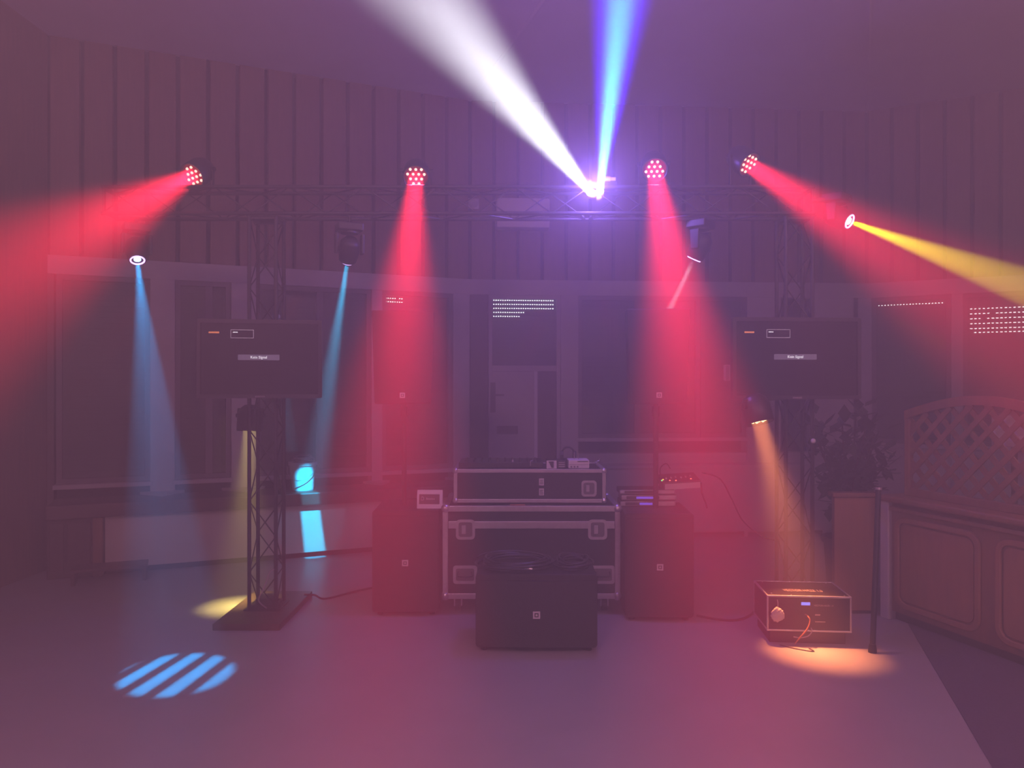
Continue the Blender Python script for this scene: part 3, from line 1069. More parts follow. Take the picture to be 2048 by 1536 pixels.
def top_speaker(label, c, yaw, pole_to, group='loudspeakers on poles'):
    """c: bottom middle of the front face"""
    w0, w1, h, d = 0.385, 0.425, 0.645, 0.36
    s = thing('loudspeaker', label, 'loudspeaker', c, yaw, group)
    bm = NB()
    n = 8

    def plan(w, k):
        return [(-w / 2, 0.02), (-w / 2, 0.16), (-w * 0.3, d), (w * 0.3, d), (w / 2, 0.16), (w / 2, 0.02)]
    lo = [bm.verts.new((x, y, 0.0)) for x, y in plan(w0, 0)]
    hi = [bm.verts.new((x, y, h)) for x, y in plan(w1, 1)]
    bm.faces.new(lo)
    bm.faces.new(list(reversed(hi)))
    for i in range(6):
        bm.faces.new((lo[i], lo[(i + 1) % 6], hi[(i + 1) % 6], hi[i]))
    obj('cabinet', bm, M_BLACK, s, bevel=0.01)
    bm = NB()
    ra, rb = [], []
    for i in range(n + 1):
        t = 2 * i / n - 1
        for rg, w, z in ((ra, w0 - 0.02, 0.012), (rb, w1 - 0.02, h - 0.012)):
            rg.append(bm.verts.new((t * w / 2, 0.012 - 0.02 * (1 - t * t), z)))
    ba = [bm.verts.new((x, 0.0195, z)) for x, z in ((-(w0 - 0.02) / 2, 0.012), ((w0 - 0.02) / 2, 0.012), ((w1 - 0.02) / 2, h - 0.012), (-(w1 - 0.02) / 2, h - 0.012))]
    for i in range(n):
        bm.faces.new((ra[i], ra[i + 1], rb[i + 1], rb[i]))
    bm.faces.new([ba[0], ba[1]] + list(reversed(ra)))
    bm.faces.new([ba[2], ba[3]] + rb)
    bm.faces.new((ba[0], ra[0], rb[0], ba[3]))
    bm.faces.new((ba[1], ba[2], rb[-1], ra[-1]))
    bm.faces.new((ba[0], ba[3], ba[2], ba[1]))
    obj('grille', bm, M_GRILLE, s)
    badge(s, 0.0, -0.0095, 0.06, 0.036)
    bm = NB()
    cyl(bm, (0, 0.16, pole_to - c[2]), (0, 0.16, -0.0005), 0.0175, seg=12)
    cyl(bm, (0, 0.16, -0.09), (0, 0.16, -0.02), 0.026, seg=12)
    obj('pole', bm, M_TRUSS, s)
    bm = NB()
    bx(-0.07, 0.07, 0.365, 0.385, h * 0.55, h * 0.6, bm)
    obj('rear_handle', bm, M_PLASTIC, s)
    return s


cl = at(805, 808, 5.28)
top_speaker('black loudspeaker on a pole in the red beam above the paper card', cl, math.radians(4), 0.716)
cr = at(1318, 808, 5.17)
top_speaker('black loudspeaker on a pole struck by a pale light beam on top', cr, math.radians(-3), 0.716)


# ------------------------------------------------------------------ flight cases
def extrusion(bm, p, q, s=0.03):
    box(bm, (Vector(p) + Vector(q)) / 2, [abs(b - a) + s for a, b in zip(p, q)])


def butterfly_latch(parent, x, y, z, s):
    bm = NB()
    ring_prism(bm, rrect(s, s * 1.05, s * 0.2, 3), rrect(s * 0.72, s * 0.77, s * 0.12, 3), -0.006, 0.0)
    l = obj('latch', bm, M_ALU, parent, matrix=Matrix.Translation((x, y, z)))
    obj('latch_dish', bx(-s * 0.37, s * 0.37, -0.0025, -0.0005, -s * 0.39, s * 0.39), M_DULL, l)
    bm = bx(-s * 0.20, s * 0.02, -0.012, -0.003, -s * 0.22, s * 0.22)
    obj('latch_key', bm, M_ALU, l, bevel=0.002)


def flight_case(name, label, x0, x1, y0, y1, z0, z1, e, lid=None):
    c = thing(name, label, 'flight case', ((x0 + x1) / 2, (y0 + y1) / 2, z0))
    w, d, h = x1 - x0, y1 - y0, z1 - z0
    obj('panel_body', bx(-w / 2 + e * 0.3, w / 2 - e * 0.3, -d / 2 + e * 0.3, d / 2 - e * 0.3, e * 0.3, h - e * 0.3), M_LAMINATE, c)
    X, Y = w / 2 - e / 2, d / 2 - e / 2
    Z0, Z1 = e / 2, h - e / 2
    edges = []
    for sy in (-1, 1):
        for z in (Z0, Z1):
            edges.append(((-X, sy * Y, z), (X, sy * Y, z)))
        for sx in (-1, 1):
            edges.append(((sx * X, sy * Y, Z0), (sx * X, sy * Y, Z1)))
    for sx in (-1, 1):
        for z in (Z0, Z1):
            edges.append(((sx * X, -Y, z), (sx * X, Y, z)))
    for p, q in edges:
        bm = NB()
        extrusion(bm, p, q, e)
        obj('edge_profile', bm, M_ALU, c, bevel=0.003)
    for sx in (-1, 1):
        for sy in (-1, 1):
            for z in (Z0, Z1):
                bm = NB()
                bmesh.ops.create_uvsphere(bm, u_segments=10, v_segments=6, radius=e * 0.85, matrix=Matrix.Translation((sx * X, sy * Y, z)))
                obj('ball_corner', bm, M_STEEL, c, smooth=True)
    return c, w, d, h


# big case on castors
FC0, FC1 = at(885, 1200, 5.25).x, at(1241, 1200, 5.25).x
fc, w, d, h = flight_case('flight_case', 'large black flight case with aluminium edges behind the wide subwoofer', FC0, FC1, 5.25, 5.86, 0.105, 0.74, 0.038)
fy = -d / 2
zl = 1.55 - (1050 - HOR) / F * 5.25 - 0.105
bm = bx(-w / 2 + 0.04, w / 2 - 0.04, fy - 0.004, fy + 0.02, zl - 0.025, zl + 0.025)
obj('lid_rail', bm, M_ALU, fc, bevel=0.003)
for px in (931, 1195):
    butterfly_latch(fc, at(px, 1060, 5.25).x - (FC0 + FC1) / 2, fy - 0.005, zl - 0.03, 0.13)
for px in (930, 1206):
    bm = NB()
    ring_prism(bm, rrect(0.165, 0.125, 0.02, 3), rrect(0.125, 0.085, 0.012, 3), -0.006, 0.0)
    hd = obj('recessed_handle', bm, M_ALU, fc, matrix=Matrix.Translation((at(px, 1150, 5.25).x - (FC0 + FC1) / 2, fy + 0.012, 1.55 - (1150 - HOR) / F * 5.25 - 0.105)))
    obj('handle_dish', bx(-0.063, 0.063, -0.003, -0.001, -0.043, 0.043), M_DULL, hd)
    bm = NB()
    tube(bm, bez([(-0.045, -0.004, 0.02), (-0.043, -0.02, -0.005), (0.043, -0.02, -0.005), (0.045, -0.004, 0.02)], 5), 0.006, 6)
    obj('handle_bar', bm, M_PLASTIC, hd)
for sx in (-1, 1):
    for sy in (-1, 1):
        cx, cy = sx * (w / 2 - 0.10), sy * (d / 2 - 0.10)
        bm = NB()
        cyl(bm, (cx - 0.018, cy, -0.06), (cx + 0.018, cy, -0.06), 0.045, seg=16)
        cw = obj('castor', bm, M_PLASTIC, fc)
        bm = bx(cx - 0.03, cx + 0.03, cy - 0.03, cy + 0.03, -0.012, 0.0)
        bx(cx - 0.028, cx - 0.020, cy - 0.02, cy + 0.02, -0.07, -0.012, bm)
        bx(cx + 0.020, cx + 0.028, cy - 0.02, cy + 0.02, -0.07, -0.012, bm)
        obj('castor_fork', bm, M_STEEL, cw)

# mixer case on top
MY = 5.32
MC0, MC1 = at(907, 940, MY).x, at(1212, 940, MY).x
MZ0, MZ1 = 0.752, 0.985
mc, w, d, h = flight_case('mixer_case', 'shallow black flight case with aluminium edges holding the mixing gear', MC0, MC1, MY, MY + 0.50, MZ0, MZ1, 0.026)
fy = -d / 2
mx = (MC0 + MC1) / 2
butterfly_latch(mc, at(1178, 977, MY).x - mx, fy + 0.002, 1.55 - (977 - HOR) / F * MY - MZ0, 0.105)
for py in (964, 984):
    st = obj('case_sticker', bx(-0.017, 0.017, -0.002, 0.0, -0.024, 0.024), M_LABEL, mc, matrix=Matrix.Translation((at(1083, 964, MY).x - mx, fy + 0.007, 1.55 - (py - HOR) / F * MY - MZ0)))
    bm = NB()
    for k in range(3):
        bx(-0.011, 0.011, -0.0028, -0.0021, -0.015 + k * 0.012, -0.010 + k * 0.012, bm)
    e = obj('sticker_print', bm, M_INK, st)
    e['kind'] = 'stuff'
tag(obj('cable_tie', bx(at(1020, 1010, 5.29).x, at(1050, 1010, 5.29).x, 5.27, 5.30, 0.7405, 0.748), M_ORANGE), 'short orange strip lying under the mixer case front', 'strip')

# gear in and on the mixer case
gz = MZ1 + 0.0005


def gear_box(name, label, cat, x0, x1, y0, y1, z0, z1, m, group=None):
    g = thing(name, label, cat, ((x0 + x1) / 2, (y0 + y1) / 2, z0), 0, group)
    w, d, h = (x1 - x0), (y1 - y0), (z1 - z0)
    obj('casing', bx(-w / 2, w / 2, -d / 2, d / 2, 0, h), m, g, bevel=0.004)
    return g, w, d, h


X = lambda px, dd=5.45: at(px, 900, dd).x
g, w, d, h = gear_box('mixing_console', 'flat black mixing console on the shallow flight case', 'mixer', X(918), X(1086), 5.42, 5.78, gz, gz + 0.035, M_PLASTIC)
for i in range(10):
    for j in range(3):
        bm = NB()
        cyl(bm, (-w / 2 + 0.05 + i * (w - 0.1) / 9, -d / 2 + 0.06 + j * 0.09, h), (-w / 2 + 0.05 + i * (w - 0.1) / 9, -d / 2 + 0.06 + j * 0.09, h + 0.014), 0.008, 0.006, seg=8)
        obj('knob', bm, M_GREYPL if (i == 6 and j == 0) else M_PLASTIC, g)
for sx in (X(1064), X(1196)):
    bm = NB()
    tube(bm, [(sx - 0.012, 5.40, 1.0), (sx - 0.012, 5.40, 1.035), (sx + 0.002, 5.40, 1.035), (sx + 0.004, 5.40, 1.05)], 0.0035, 5)
    tag(obj('case_hook', bm, M_STEEL), 'bent wire hook on the console edge' if sx < X(1100) else 'bent wire hook beside the white receiver', 'hook')
g, w, d, h = gear_box('wireless_receiver', 'small pale receiver box with a dark logo sheet on the flight case', 'receiver', X(1092), X(1130), 5.36, 5.50, gz, gz + 0.055, M_PLASTIC)
obj('front_sheet', bx(-w / 2, -w / 2 + 0.070, -d / 2 - 0.003, -d / 2 - 0.0005, 0.0, h), M_LABEL, g)
bm = NB()
prism(bm, [(-w / 2 + 0.012, h * 0.9), (-w / 2 + 0.05, h * 0.9), (-w / 2 + 0.05, h * 0.1), (-w / 2 + 0.035, h * 0.1)], -d / 2 - 0.0045, -d / 2 - 0.0031)
obj('sheet_print', bm, M_INK, g)
for k in range(3):
    obj('vent_slot', bx(w / 2 - 0.05, w / 2 - 0.008, -d / 2 - 0.002, -d / 2 - 0.0003, 0.01 + k * 0.015, 0.016 + k * 0.015), M_GREYPL, g)
g, w, d, h = gear_box('wireless_receiver', 'pale receiver box with two antennas on the flight case', 'receiver', X(1135), X(1176), 5.36, 5.52, gz, gz + 0.058, M_LABEL)
for k in range(3):
    bm = NB()
    cyl(bm, (-w / 2 + 0.02 + k * 0.022, -d / 2 - 0.004, 0.012), (-w / 2 + 0.02 + k * 0.022, -d / 2 + 0.001, 0.012), 0.006, seg=8)
    obj('jack', bm, M_INK, g)
obj('display_slot', bx(-0.01, w / 2 - 0.008, -d / 2 - 0.002, -d / 2 - 0.0003, h - 0.011, h - 0.005), M_INK, g)
obj('seam', bx(-w / 2 + 0.006, w / 2 - 0.006, -d / 2 - 0.0015, -d / 2 - 0.0003, h * 0.45, h * 0.48), M_INK, g)
for ax in (-0.025, 0.003):
    bm = NB()
    cyl(bm, (ax, 0, h), (ax, 0, h + 0.05), 0.0042, 0.002, seg=6)
    obj('antenna', bm, M_STEEL, g)
hp = thing('headphones', 'black headphones lying behind the pale receiver', 'headphones', (X(1136, 5.6), 5.60, gz + 0.0))
obj('holder', bx(-0.04, 0.04, -0.04, 0.04, 0.0, 0.05), M_PLASTIC, hp, bevel=0.006)
bm = NB()
tube(bm, [(0.048 * math.cos(a), 0.0, 0.075 + 0.055 * math.sin(a)) for a in [PI * k / 12 for k in range(13)]], 0.007, 6)
obj('headband', bm, M_PLASTIC, hp, smooth=True)
for s in (-1, 1):
    bm = NB()
    cyl(bm, (s * 0.034, 0, 0.07), (s * 0.058, 0, 0.07), 0.033, seg=14)
    obj('ear_cup', bm, M_PLASTIC, hp)

# stack of slim units and the lighting desk on the subwoofer
rz = 0.7165
for k, (hh, dxx, led, lab) in enumerate(((0.042, 0.0, True, 'lowest slim rack unit with a blue light on the subwoofer'), (0.042, 0.008, True, 'middle slim rack unit with a blue light in the stack'), (0.036, -0.006, False, 'topmost slim rack unit in the stack under the lighting desk'))):
    u, w, d, h = gear_box('rack_unit', lab, 'amplifier', X(1242, 5.38) + dxx, X(1350, 5.38) + dxx, 5.38, 5.56, rz, rz + hh, M_PLASTIC, 'slim rack units on the subwoofer')
    obj('front_panel', bx(-w / 2 - 0.004, w / 2 + 0.004, -d / 2 - 0.005, -d / 2 - 0.0005, 0.006, h - 0.006), M_GREYPL if k == 2 else M_ALU, u, bevel=0.002)
    obj('display', bx(-w / 2 + 0.03, w / 2 - 0.12, -d / 2 - 0.0065, -d / 2 - 0.0052, 0.010, h - 0.010), M_INK, u)
    if led:
        obj('light_strip', bx(-0.06 + k * -0.03, 0.03 + k * 0.01, -d / 2 - 0.0078, -d / 2 - 0.0066, 0.013, h - 0.014), M_BLUELED, u)
    for sx in (-1, 1):
        bm = NB()
        cyl(bm, (sx * (w / 2 - 0.01), -d / 2 - 0.012, h / 2), (sx * (w / 2 - 0.01), -d / 2 - 0.005, h / 2), 0.007, seg=8)
        obj('rack_screw', bm, M_STEEL, u)
    rz += hh + 0.0006
dk = thing('lighting_desk', 'tilted lighting desk with coloured lamps beside the speaker pole', 'control desk', (X(1352, 5.40), 5.47, rz + 0.018), 0)
tilt = Matrix.Rotation(math.radians(-3.5), 4, 'Y') @ Matrix.Rotation(math.radians(9), 4, 'X')
obj('desk_body', bx(-0.10, 0.17, -0.10, 0.12, 0.0, 0.052), M_PLASTIC, dk, matrix=tilt, bevel=0.005)
obj('front_strip', bx(-0.085, 0.168, -0.106, -0.1005, 0.002, 0.042), M_GREYPL, dk, matrix=tilt)
obj('desk_foot', bx(-0.09, -0.03, -0.06, 0.08, -0.017, -0.004), M_PLASTIC, dk)
for (lx, ly, m) in ((-0.095, -0.05, M_GREENLED), (-0.082, -0.03, M_YELLED), (-0.04, -0.06, M_REDLED), (0.0, -0.07, M_REDLED), (0.11, -0.05, M_REDLED)):
    bm = NB()
    lathe(bm, [(0.006, 0.052), (0.005, 0.056), (0.0005, 0.058)], 8, cap=False, mtx=Matrix.Translation((lx, ly, 0)))
    obj('lamp_button', bm, m, dk, matrix=tilt)
bm = NB()
tube(bm, bez([(-0.085, 0.05, 0.052), (-0.085, 0.04, 0.12), (-0.05, 0.0, 0.16), (-0.03, -0.03, 0.13)], 6), 0.004, 6)
gn = obj('gooseneck_lamp', bm, M_PLASTIC, dk, matrix=tilt, smooth=True)
for i in range(6):
    obj('fader', bx(-0.06 + i * 0.035, -0.052 + i * 0.035, -0.02 + 0.01 * (i % 3), -0.005 + 0.01 * (i % 3), 0.0522, 0.062), M_GREYPL, dk, matrix=tilt)
cable('desk_cable', 'black cable hanging from the end of the lighting desk', [at(1402, 965, 5.22), at(1404, 985, 5.24), at(1411, 1005, 5.26), at(1414, 1016, 5.28)], 0.006, M_CABLE)
cable('hanging_cable', 'thin cable hanging in an arc from the desk to the tower', [at(1404, 945, 5.26), at(1440, 958, 5.3), at(1462, 995, 5.35), at(1485, 1040, 5.35), at(1520, 1070, 5.33), at(1548, 1080, 5.24)], 0.005, M_CABLE)

# paper card standing on the subwoofer
cd = thing('table_card', 'white card with a dark printed field standing on the subwoofer', 'card', (at(859, 1012, 5.30).x, 5.30, 0.7155), math.radians(-2))
lean = Matrix.Rotation(math.radians(-12), 4, 'X')
obj('card_front', bx(-0.088, 0.088, -0.0015, 0.0, 0.0, 0.128), M_LABEL, cd, matrix=lean)
obj('printed_field', bx(-0.074, 0.068, -0.0026, -0.0017, 0.030, 0.098), M_CARD, cd, matrix=lean)
bm = NB()
ring_prism(bm, [(-0.062, 0.058), (-0.050, 0.054), (-0.040, 0.060), (-0.042, 0.080), (-0.056, 0.082)], [(-0.058, 0.061), (-0.050, 0.058), (-0.044, 0.063), (-0.045, 0.076), (-0.055, 0.078)], -0.0036, -0.0027)
obj('printed_mark', bm, M_GREYPL, cd, matrix=lean)
bm = NB()
for k in range(6):
    bx(-0.024 + k * 0.010, -0.017 + k * 0.010, -0.0036, -0.0027, 0.060, 0.070 + 0.004 * (k == 0), bm)
e = obj('printed_name', bm, M_GREYPL, cd, matrix=lean)
e['kind'] = 'stuff'
obj('card_back', bx(-0.088, 0.088, 0.0, 0.0015, 0.0, 0.128), M_LABEL, cd, matrix=Matrix.Translation((0, 0.054, 0)) @ Matrix.Rotation(math.radians(12), 4, 'X'))

# cable heaps on the wide subwoofer
def coil(name, label, c, rx, ry, turns, r, z0, jit, ph=0.0):
    pts = []
    n = 26
    for i in range(int(turns * n)):
        a = ph + 2 * PI * i / n
        k = i / n
        j = 1 + jit * math.sin(2.3 * k + 1.1 * a * 0.37)
        pts.append((c[0] + rx * j * math.cos(a) + 0.02 * math.sin(3.1 * k), c[1] + ry * j * math.sin(a), z0 + r + (k % 5) * r * 1.35 + 0.006 * (1 + math.sin(a * 1.7 + k))))
    bm = NB()
    tube(bm, pts, r, 6)
    return tag(obj(name, bm, M_CABLE, smooth=True), label, 'cable', 'cable coils on the wide subwoofer')


sy = ff.y
coil('cable_coil', 'large loose coil of black cable on the wide subwoofer', (ff.x - 0.12, sy + 0.21, 0), 0.20, 0.17, 9.5, 0.0065, 0.456, 0.14)
coil('cable_coil', 'smaller coil of black cable at the subwoofer edge near the lighting desk', (ff.x + 0.232, sy + 0.22, 0), 0.095, 0.15, 6.5, 0.006, 0.456, 0.16, 0.8)
bm = NB()
cyl(bm, (ff.x - 0.07, sy + 0.03, 0.480), (ff.x - 0.025, sy + 0.028, 0.484), 0.0075, seg=8)
pl = tag(obj('cable_plug', bm, M_STEEL), 'bright metal plug lying on the cable coil', 'plug')

# ------------------------------------------------------------------ haze machine
HM_A, HM_B = at(1533, 1268, 4.62), at(1699, 1268, 4.62)
hmz0, hmz1 = 0.075, 0.292
hmw = HM_B.x - HM_A.x
hm = thing('haze_machine', 'haze machine in a metal edged case under the amber light', 'haze machine', ((HM_A.x + HM_B.x) / 2 + 0.015, 4.64, 0.0), math.radians(-5))
W2, D = hmw / 2, 0.36
obj('casing', bx(-W2 + 0.004, W2 - 0.004, 0.004, D - 0.004, hmz0 + 0.004, hmz1 - 0.003), M_LAMINATE, hm)
e = 0.011
for sy_ in (0.0, D - e):
    for z in (hmz0, hmz1 - e):
        obj('edge_profile', bx(-W2, W2, sy_, sy_ + e, z, z + e), M_ALU, hm, bevel=0.002)
    for sx in (-W2, W2 - e):
        obj('edge_profile', bx(sx, sx + e, sy_, sy_ + e, hmz0 + e, hmz1 - e), M_ALU, hm, bevel=0.002)
for sx in (-W2, W2 - e):
    for z in (hmz0, hmz1 - e):
        obj('edge_profile', bx(sx, sx + e, e, D - e, z, z + e), M_ALU, hm, bevel=0.002)
obj('plinth', bx(-W2 + 0.02, W2 - 0.03, 0.02, D - 0.02, 0.0, hmz0 - 0.001), M_PLASTIC, hm, bevel=0.006)
text_obj('lid_text', 'VECTOR HAZE 1.0', 0.034, M_PRINT, hm, Matrix.Translation((0.0, 0.135, hmz1 - 0.0022)) @ Matrix.Diagonal((0.85, 2.1, 1, 1)))
text_obj('front_text', 'VECTOR HAZE 1.0', 0.014, M_PRINT, hm, Matrix.Translation((0.085, 0.0035, hmz1 - 0.058)) @ FACING)
obj('lcd_frame', bx(-0.052, 0.010, -0.001, 0.0039, hmz1 - 0.062, hmz1 - 0.032), M_INK, hm)
obj('lcd', bx(-0.047, 0.005, -0.002, -0.0011, hmz1 - 0.056, hmz1 - 0.038), M_LCD, hm)
obj('print_line', bx(0.035, 0.065, 0.0025, 0.0038, hmz1 - 0.118, hmz1 - 0.110), M_PRINT, hm)
obj('print_line', bx(0.035, 0.095, 0.0025, 0.0038, hmz1 - 0.158, hmz1 - 0.153), M_PRINT, hm)
for bxx, byy in ((-0.10, 0.02), (0.215, 0.03), (-0.21, 0.05), (-0.20, 0.33), (0.20, 0.33)):
    bm = NB()
    lathe(bm, [(0.005, hmz1 - 0.0028), (0.004, hmz1 + 0.001), (0.0005, hmz1 + 0.002)], 8, cap=False, mtx=Matrix.Translation((bxx, byy, 0)))
    obj('rivet', bm, M_STEEL, hm)
bm = NB()
tube(bm, bez([(-0.022, 0.003, 0.180), (-0.012, -0.025, 0.172), (-0.006, -0.035, 0.150), (-0.025, -0.045, 0.105), (-0.070, -0.045, 0.050), (-0.095, -0.035, 0.012)], 8), 0.0045, 6)
obj('orange_lead', bm, M_ORANGE, hm, smooth=True)
bm = NB()
tube(bm, bez([(0.012, 0.003, 0.098), (0.010, -0.02, 0.085), (-0.015, -0.03, 0.060), (-0.06, -0.03, 0.048), (-0.10, -0.028, 0.052)], 8), 0.0035, 6)
obj('pale_lead', bm, M_PALECABLE, hm, smooth=True)
bg = thing('wiping_rag', 'crumpled white rag hanging on the haze machine front', 'rag', hm.matrix_world.translation)
bg.location = hm.location
bg.rotation_euler = hm.rotation_euler
bm = NB()
bmesh.ops.create_icosphere(bm, subdivisions=4, radius=1.0)
for v in bm.verts:
    n_ = 1 + 0.05 * math.sin(4 * v.co.x + 3 * v.co.z) + 0.05 * math.sin(13 * v.co.z - 9 * v.co.x + 1) + 0.04 * math.sin(15 * v.co.x + 11 * v.co.z)
    v.co = Vector((v.co.x * 0.040 * n_, v.co.y * 0.014 * n_, v.co.z * 0.044 * n_))
obj('rag_cloth', bm, mat('rag_cloth', (0.55, 0.50, 0.46), 0.9), bg, smooth=True, matrix=Matrix.Translation((-W2 + 0.060, -0.019, 0.180)))
bm = NB()
tube(bm, [(-W2 + 0.062, -0.012, 0.215), (-W2 + 0.064, -0.008, 0.245), (-W2 + 0.06, -0.006, 0.265)], 0.003, 5)
obj('rag_string', bm, M_PALECABLE, bg)
cable('thin_wire', 'thin dark wire on the floor in front of the haze machine', [floor_at(1560, 1291) + Vector((0, 0, .004)), floor_at(1580, 1296) + Vector((0, 0, .004)), floor_at(1605, 1301) + Vector((0, 0, .004)), floor_at(1628, 1304) + Vector((0, 0, .004)), floor_at(1618, 1298) + Vector((0, 0, .004))], 0.003, M_CABLE)

# leaning pole near the bar
pp0, pp1 = floor_at(1745, 1305), at(1757, 975, 4.66)
pole = thing('stand_pole', 'thin dark pole with a rubber foot in front of the bar', 'pole', (pp0.x, pp0.y, 0))
dv = pp1 - pp0
bm = NB()
cyl(bm, dv.normalized() * 0.03, dv, 0.016, seg=10)
obj('tube', bm, M_TRUSS, pole)
bm = NB()
lathe(bm, [(0.024, 0.0), (0.024, 0.018), (0.018, 0.05)], 12)
obj('rubber_foot', bm, M_PLASTIC, pole)
bm = NB()
cyl(bm, dv * 0.985, dv * 1.0, 0.020, seg=10)
obj('collar', bm, M_STEEL, pole)

# ------------------------------------------------------------------ bucket on the window seat
bk = WL.pt(WL.x(606, -0.24), -0.24, SEAT_Z)
bu = thing('bucket', 'white plastic bucket heaped with cables on the window seat', 'bucket', bk)
bm = NB()
lathe(bm, [(0.0008, 0.001), (0.095, 0.001), (0.098, 0.012), (0.122, 0.232), (0.132, 0.233), (0.132, 0.262), (0.120, 0.263), (0.116, 0.24), (0.092, 0.02), (0.0008, 0.018)], 28, cap=False)
obj('tub', bm, M_WHITEPL, bu, smooth=False)
bm = NB()
tube(bm, [(0.132 * math.cos(a), -0.03 + 0.138 * -abs(math.sin(a)), 0.215 - 0.11 * math.sin(a)) for a in [PI * k / 14 for k in range(15)]], 0.0035, 6)
obj('handle', bm, M_STEEL, bu, smooth=True)
bm = NB()
pts = []
for i in range(90):
    a = i * 0.37
    pts.append((0.085 * math.cos(a) * (1 + 0.2 * math.sin(i * 0.21)), 0.085 * math.sin(a), 0.235 + 0.05 * abs(math.sin(a * 0.5 + i * 0.05)) + 0.0004 * i))
tube(bm, pts, 0.0055, 5)
cbn = obj('cable_bundle', bm, M_PALECABLE, None, smooth=True)
cbn.location = bk
tag(cbn, 'tangled pale cables sticking out of the white bucket', 'cable')

# ------------------------------------------------------------------ wooden bar with trellis
BA, BB = Vector((2.51, 5.18)), Vector((2.82, 4.19))
BW = Wall(BA, BA + (BB - BA).normalized() * 3.2)             # runs towards the viewer; n points away from the room's middle
bar = BW.place(thing('bar_counter', 'wooden bar counter with rounded front panels beside the haze machine', 'bar counter'))
BH = 0.83
obj('bar_body', bx(0, BW.len, 0.02, 0.40, 0.06, BH - 0.04), M_BARWOOD, bar)
obj('bar_top', bx(-0.03, BW.len, -0.04, 0.44, BH - 0.04, BH), M_BARWOOD, bar, bevel=0.012)
obj('moulding', bx(0, BW.len, -0.008, 0.02, BH - 0.10, BH - 0.07), M_BARWOOD, bar, bevel=0.008)
obj('kick_board', bx(0, BW.len, 0.05, 0.39, 0.0, 0.059), M_BACK, bar)
obj('corner_post', bx(-0.03, 0.045, -0.012, 0.10, 0.0, BH - 0.041), M_WHITE, bar, bevel=0.008)
xx = 0.08
k = 0
while xx < BW.len - 0.7:
    xa = xx
    xb = BW.x(1958) if k == 0 else xx + 0.62
    pw, ph = xb - xa, 0.60
    cx, cz = (xa + xb) / 2, 0.40
    bm = NB()
    ring_prism(bm, rrect(pw, ph, 0.09, 5), rrect(pw - 0.07, ph - 0.07, 0.06, 5), 0.0, 0.0195)
    fr_ = obj('panel_frame', bm, M_BARPANEL, bar, matrix=Matrix.Translation((cx, 0, cz)), bevel=0.006)
    bm = NB()
    prism(bm, rrect(pw - 0.095, ph - 0.095, 0.05, 5), 0.010, 0.0195)
    obj('raised_panel', bm, M_BARPANEL, fr_, bevel=0.004)
    xx = xb + 0.10
    k += 1

side = thing('bar_side_panel', 'upright wooden side panel of the bar behind the haze machine', 'panel', (2.21, 5.27, 0))
obj('side_board', bx(0.0, 0.285, 0.0, 0.05, 0.02, BH - 0.03), M_BARPANEL, side, bevel=0.006)
obj('board_cap', bx(-0.02, 0.30, -0.02, 0.07, BH - 0.029, BH), M_BARWOOD, side, bevel=0.006)
obj('board_foot', bx(0.005, 0.28, 0.004, 0.046, 0.0, 0.019), M_BACK, side)

# trellis on the counter
tr = BW.place(thing('trellis', 'arched wooden trellis screen standing on the bar counter', 'trellis'))
TXA, TXB = 0.10, 1.16
TZB = BH + 0.0005
zlow = 1.40


def arch(x):
    t = (x - TXA) / (TXB - TXA)
    return 1.345 + 0.105 * math.sin(PI * min(1, max(0, t)))


obj('post', bx(TXA - 0.035, TXA + 0.005, 0.10, 0.14, TZB, arch(TXA)), M_BARWOOD, tr, bevel=0.005)
obj('post', bx(TXB - 0.005, TXB + 0.035, 0.10, 0.14, TZB, arch(TXB)), M_BARWOOD, tr, bevel=0.005)
obj('bottom_rail', bx(TXA + 0.006, TXB - 0.006, 0.10, 0.14, TZB, TZB + 0.05), M_BARWOOD, tr, bevel=0.005)
bm = NB()
n = 20
up_ = [(TXA - 0.03 + (TXB - TXA + 0.06) * i / n, arch(TXA + (TXB - TXA) * i / n) + 0.05) for i in range(n + 1)]
lo_ = [(TXA - 0.03 + (TXB - TXA + 0.06) * i / n, arch(TXA + (TXB - TXA) * i / n) - 0.005) for i in range(n + 1)]
prism(bm, up_ + list(reversed(lo_)), 0.095, 0.145)
obj('arched_rail', bm, M_BARWOOD, tr)
pitch = 0.135


def clip_line(x0, s):
    """line z = TZB+0.05 + s*(x-x0) inside the frame -> end points"""
    pts = []
    steps = 240
    for i in range(steps + 1):
        x = TXA + (TXB - TXA) * i / steps
        z = TZB + 0.05 + s * (x - x0)
        if TZB + 0.045 <= z <= arch(x):
            pts.append((x, z))
    return (pts[0], pts[-1]) if len(pts) > 4 else None


for s, yy in ((1, 0.112), (-1, 0.124)):
    x0 = TXA - 0.9
    while x0 < TXB + 0.9:
        c = clip_line(x0, s)
        if c:
            (xa, za), (xb, zb) = c
            dv = Vector((xb - xa, 0, zb - za))
            M = Matrix.Translation(((xa + xb) / 2, yy, (za + zb) / 2)) @ Matrix.Rotation(-math.atan2(zb - za, xb - xa), 4, 'Y')
            obj('slat', box(NB(), (0, 0, 0), (dv.length, 0.010, 0.034)), M_BARWOOD, tr, matrix=M)
        x0 += pitch

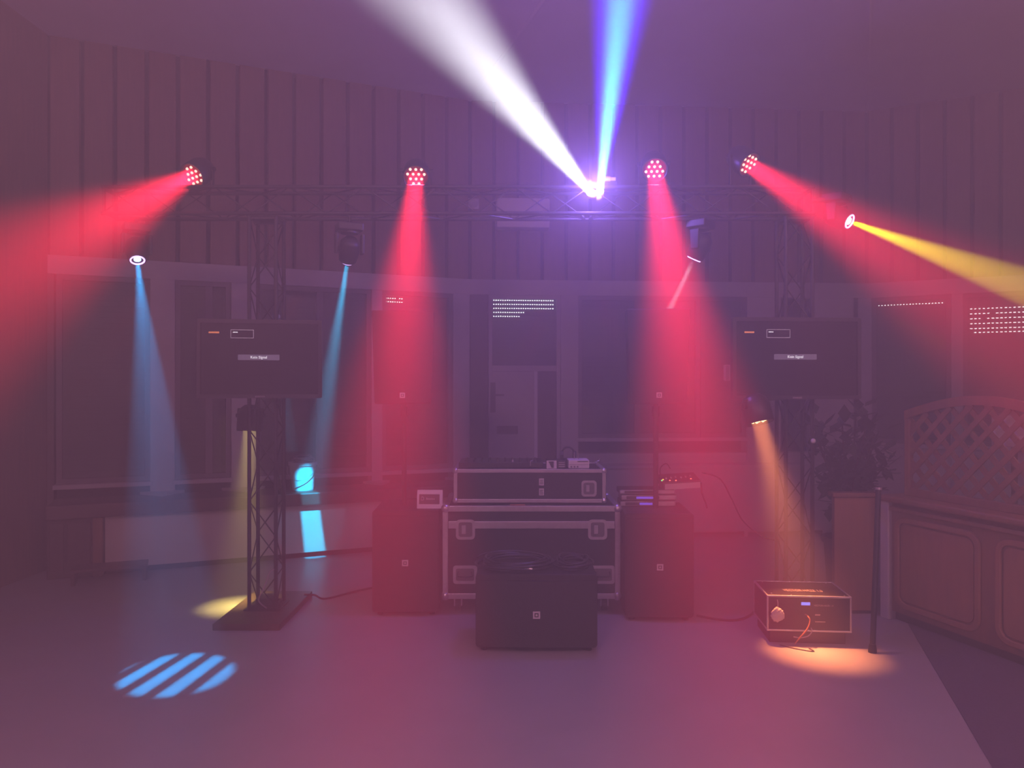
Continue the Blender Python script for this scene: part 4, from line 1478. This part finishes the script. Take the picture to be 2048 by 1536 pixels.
# white notice standing behind the trellis
sx0, sx1 = BW.x(1978, 0.2), BW.x(2062, 0.2)
sg = BW.place(thing('notice_board', 'white notice board on a stand behind the trellis', 'notice'))
obj('notice_sheet', bx(sx0, sx1, 0.22, 0.228, 1.20, 1.385), M_WHITEPL, sg)
obj('stand_post', bx((sx0 + sx1) / 2 - 0.012, (sx0 + sx1) / 2 + 0.012, 0.229, 0.25, BH + 0.0155, 1.36), M_DARKWOOD, sg)
obj('stand_base', bx((sx0 + sx1) / 2 - 0.08, (sx0 + sx1) / 2 + 0.08, 0.18, 0.30, BH + 0.0005, BH + 0.015), M_DARKWOOD, sg)

# dark plant behind the side panel
pt = thing('potted_plant', 'dark leafy plant in a pot behind the bar side panel', 'plant', (2.46, 5.62, 0.0))
bm = NB()
lathe(bm, [(0.0008, 0.0), (0.14, 0.0), (0.17, 0.42), (0.185, 0.42), (0.185, 0.46), (0.165, 0.46), (0.15, 0.43), (0.0008, 0.43)], 20, cap=False)
obj('pot', bm, M_TERRA, pt)
bm = NB()
rng = random.Random(3)
stems = []
for i in range(14):
    a = rng.uniform(0, 2 * PI)
    r_ = rng.uniform(0.06, 0.34)
    zt = rng.uniform(0.85, 1.40)
    stems.append(bez([(0, 0, 0.40), (0.3 * r_ * math.cos(a), 0.3 * r_ * math.sin(a), 0.75), (r_ * math.cos(a), r_ * math.sin(a), zt)], 6))
for s_ in stems:
    tube(bm, s_, 0.006, 5)
sto = obj('stems', bm, M_DARKWOOD, pt)
sto['kind'] = 'stuff'
bm = NB()
for s_ in stems:
    for k in range(42):
        p = s_[rng.randrange(4, len(s_))]
        dvec = Vector((rng.gauss(0, 1), rng.gauss(0, 1), rng.gauss(0.2, 0.8))).normalized()
        L_ = rng.uniform(0.10, 0.17)
        sd = dvec.cross(Vector((0, 0, 1))).normalized() * L_ * 0.3
        p = p + Vector((rng.gauss(0, 0.03), rng.gauss(0, 0.03), rng.gauss(0, 0.03)))
        q = [p, p + dvec * L_ * 0.5 + sd, p + dvec * L_, p + dvec * L_ * 0.5 - sd]
        bm.faces.new([bm.verts.new(v) for v in q])
lv = obj('leaves', bm, M_LEAF, pt)
lv['kind'] = 'stuff'

# ------------------------------------------------------------------ fill lamps added behind the viewer to veil the haze
for i, (hx_, hy_, lab) in enumerate(((-1.8, -1.2, 'added globe fill lamp near the side wall behind the viewer'), (3.6, -1.0, 'added globe fill lamp over the bar behind the viewer'))):
    hz_ = 4.22
    hl = thing('fill_lamp', lab, 'lamp', (hx_, hy_, hz_), 0, 'added fill lamps')
    bm = NB()
    bmesh.ops.create_uvsphere(bm, u_segments=20, v_segments=12, radius=0.16)
    obj('globe', bm, mat('fill_globe', (0.8, 0.75, 0.72), 0.5, emit=(0.9, 0.8, 1.0), estr=1.0), hl, smooth=True)
    bm = NB()
    cyl(bm, (0, 0, 0.158), (0, 0, 0.36), 0.008, seg=8)
    obj('cord', bm, M_PLASTIC, hl)
    hl_d = bpy.data.lights.new('fill_light', 'POINT')
    hl_d.color = FILL_COLOR
    hl_d.energy = W_FILL
    hl_d.shadow_soft_size = 0.17
    hl_o = bpy.data.objects.new('fill_light', hl_d)
    COL.objects.link(hl_o)
    hl_o.parent = hl
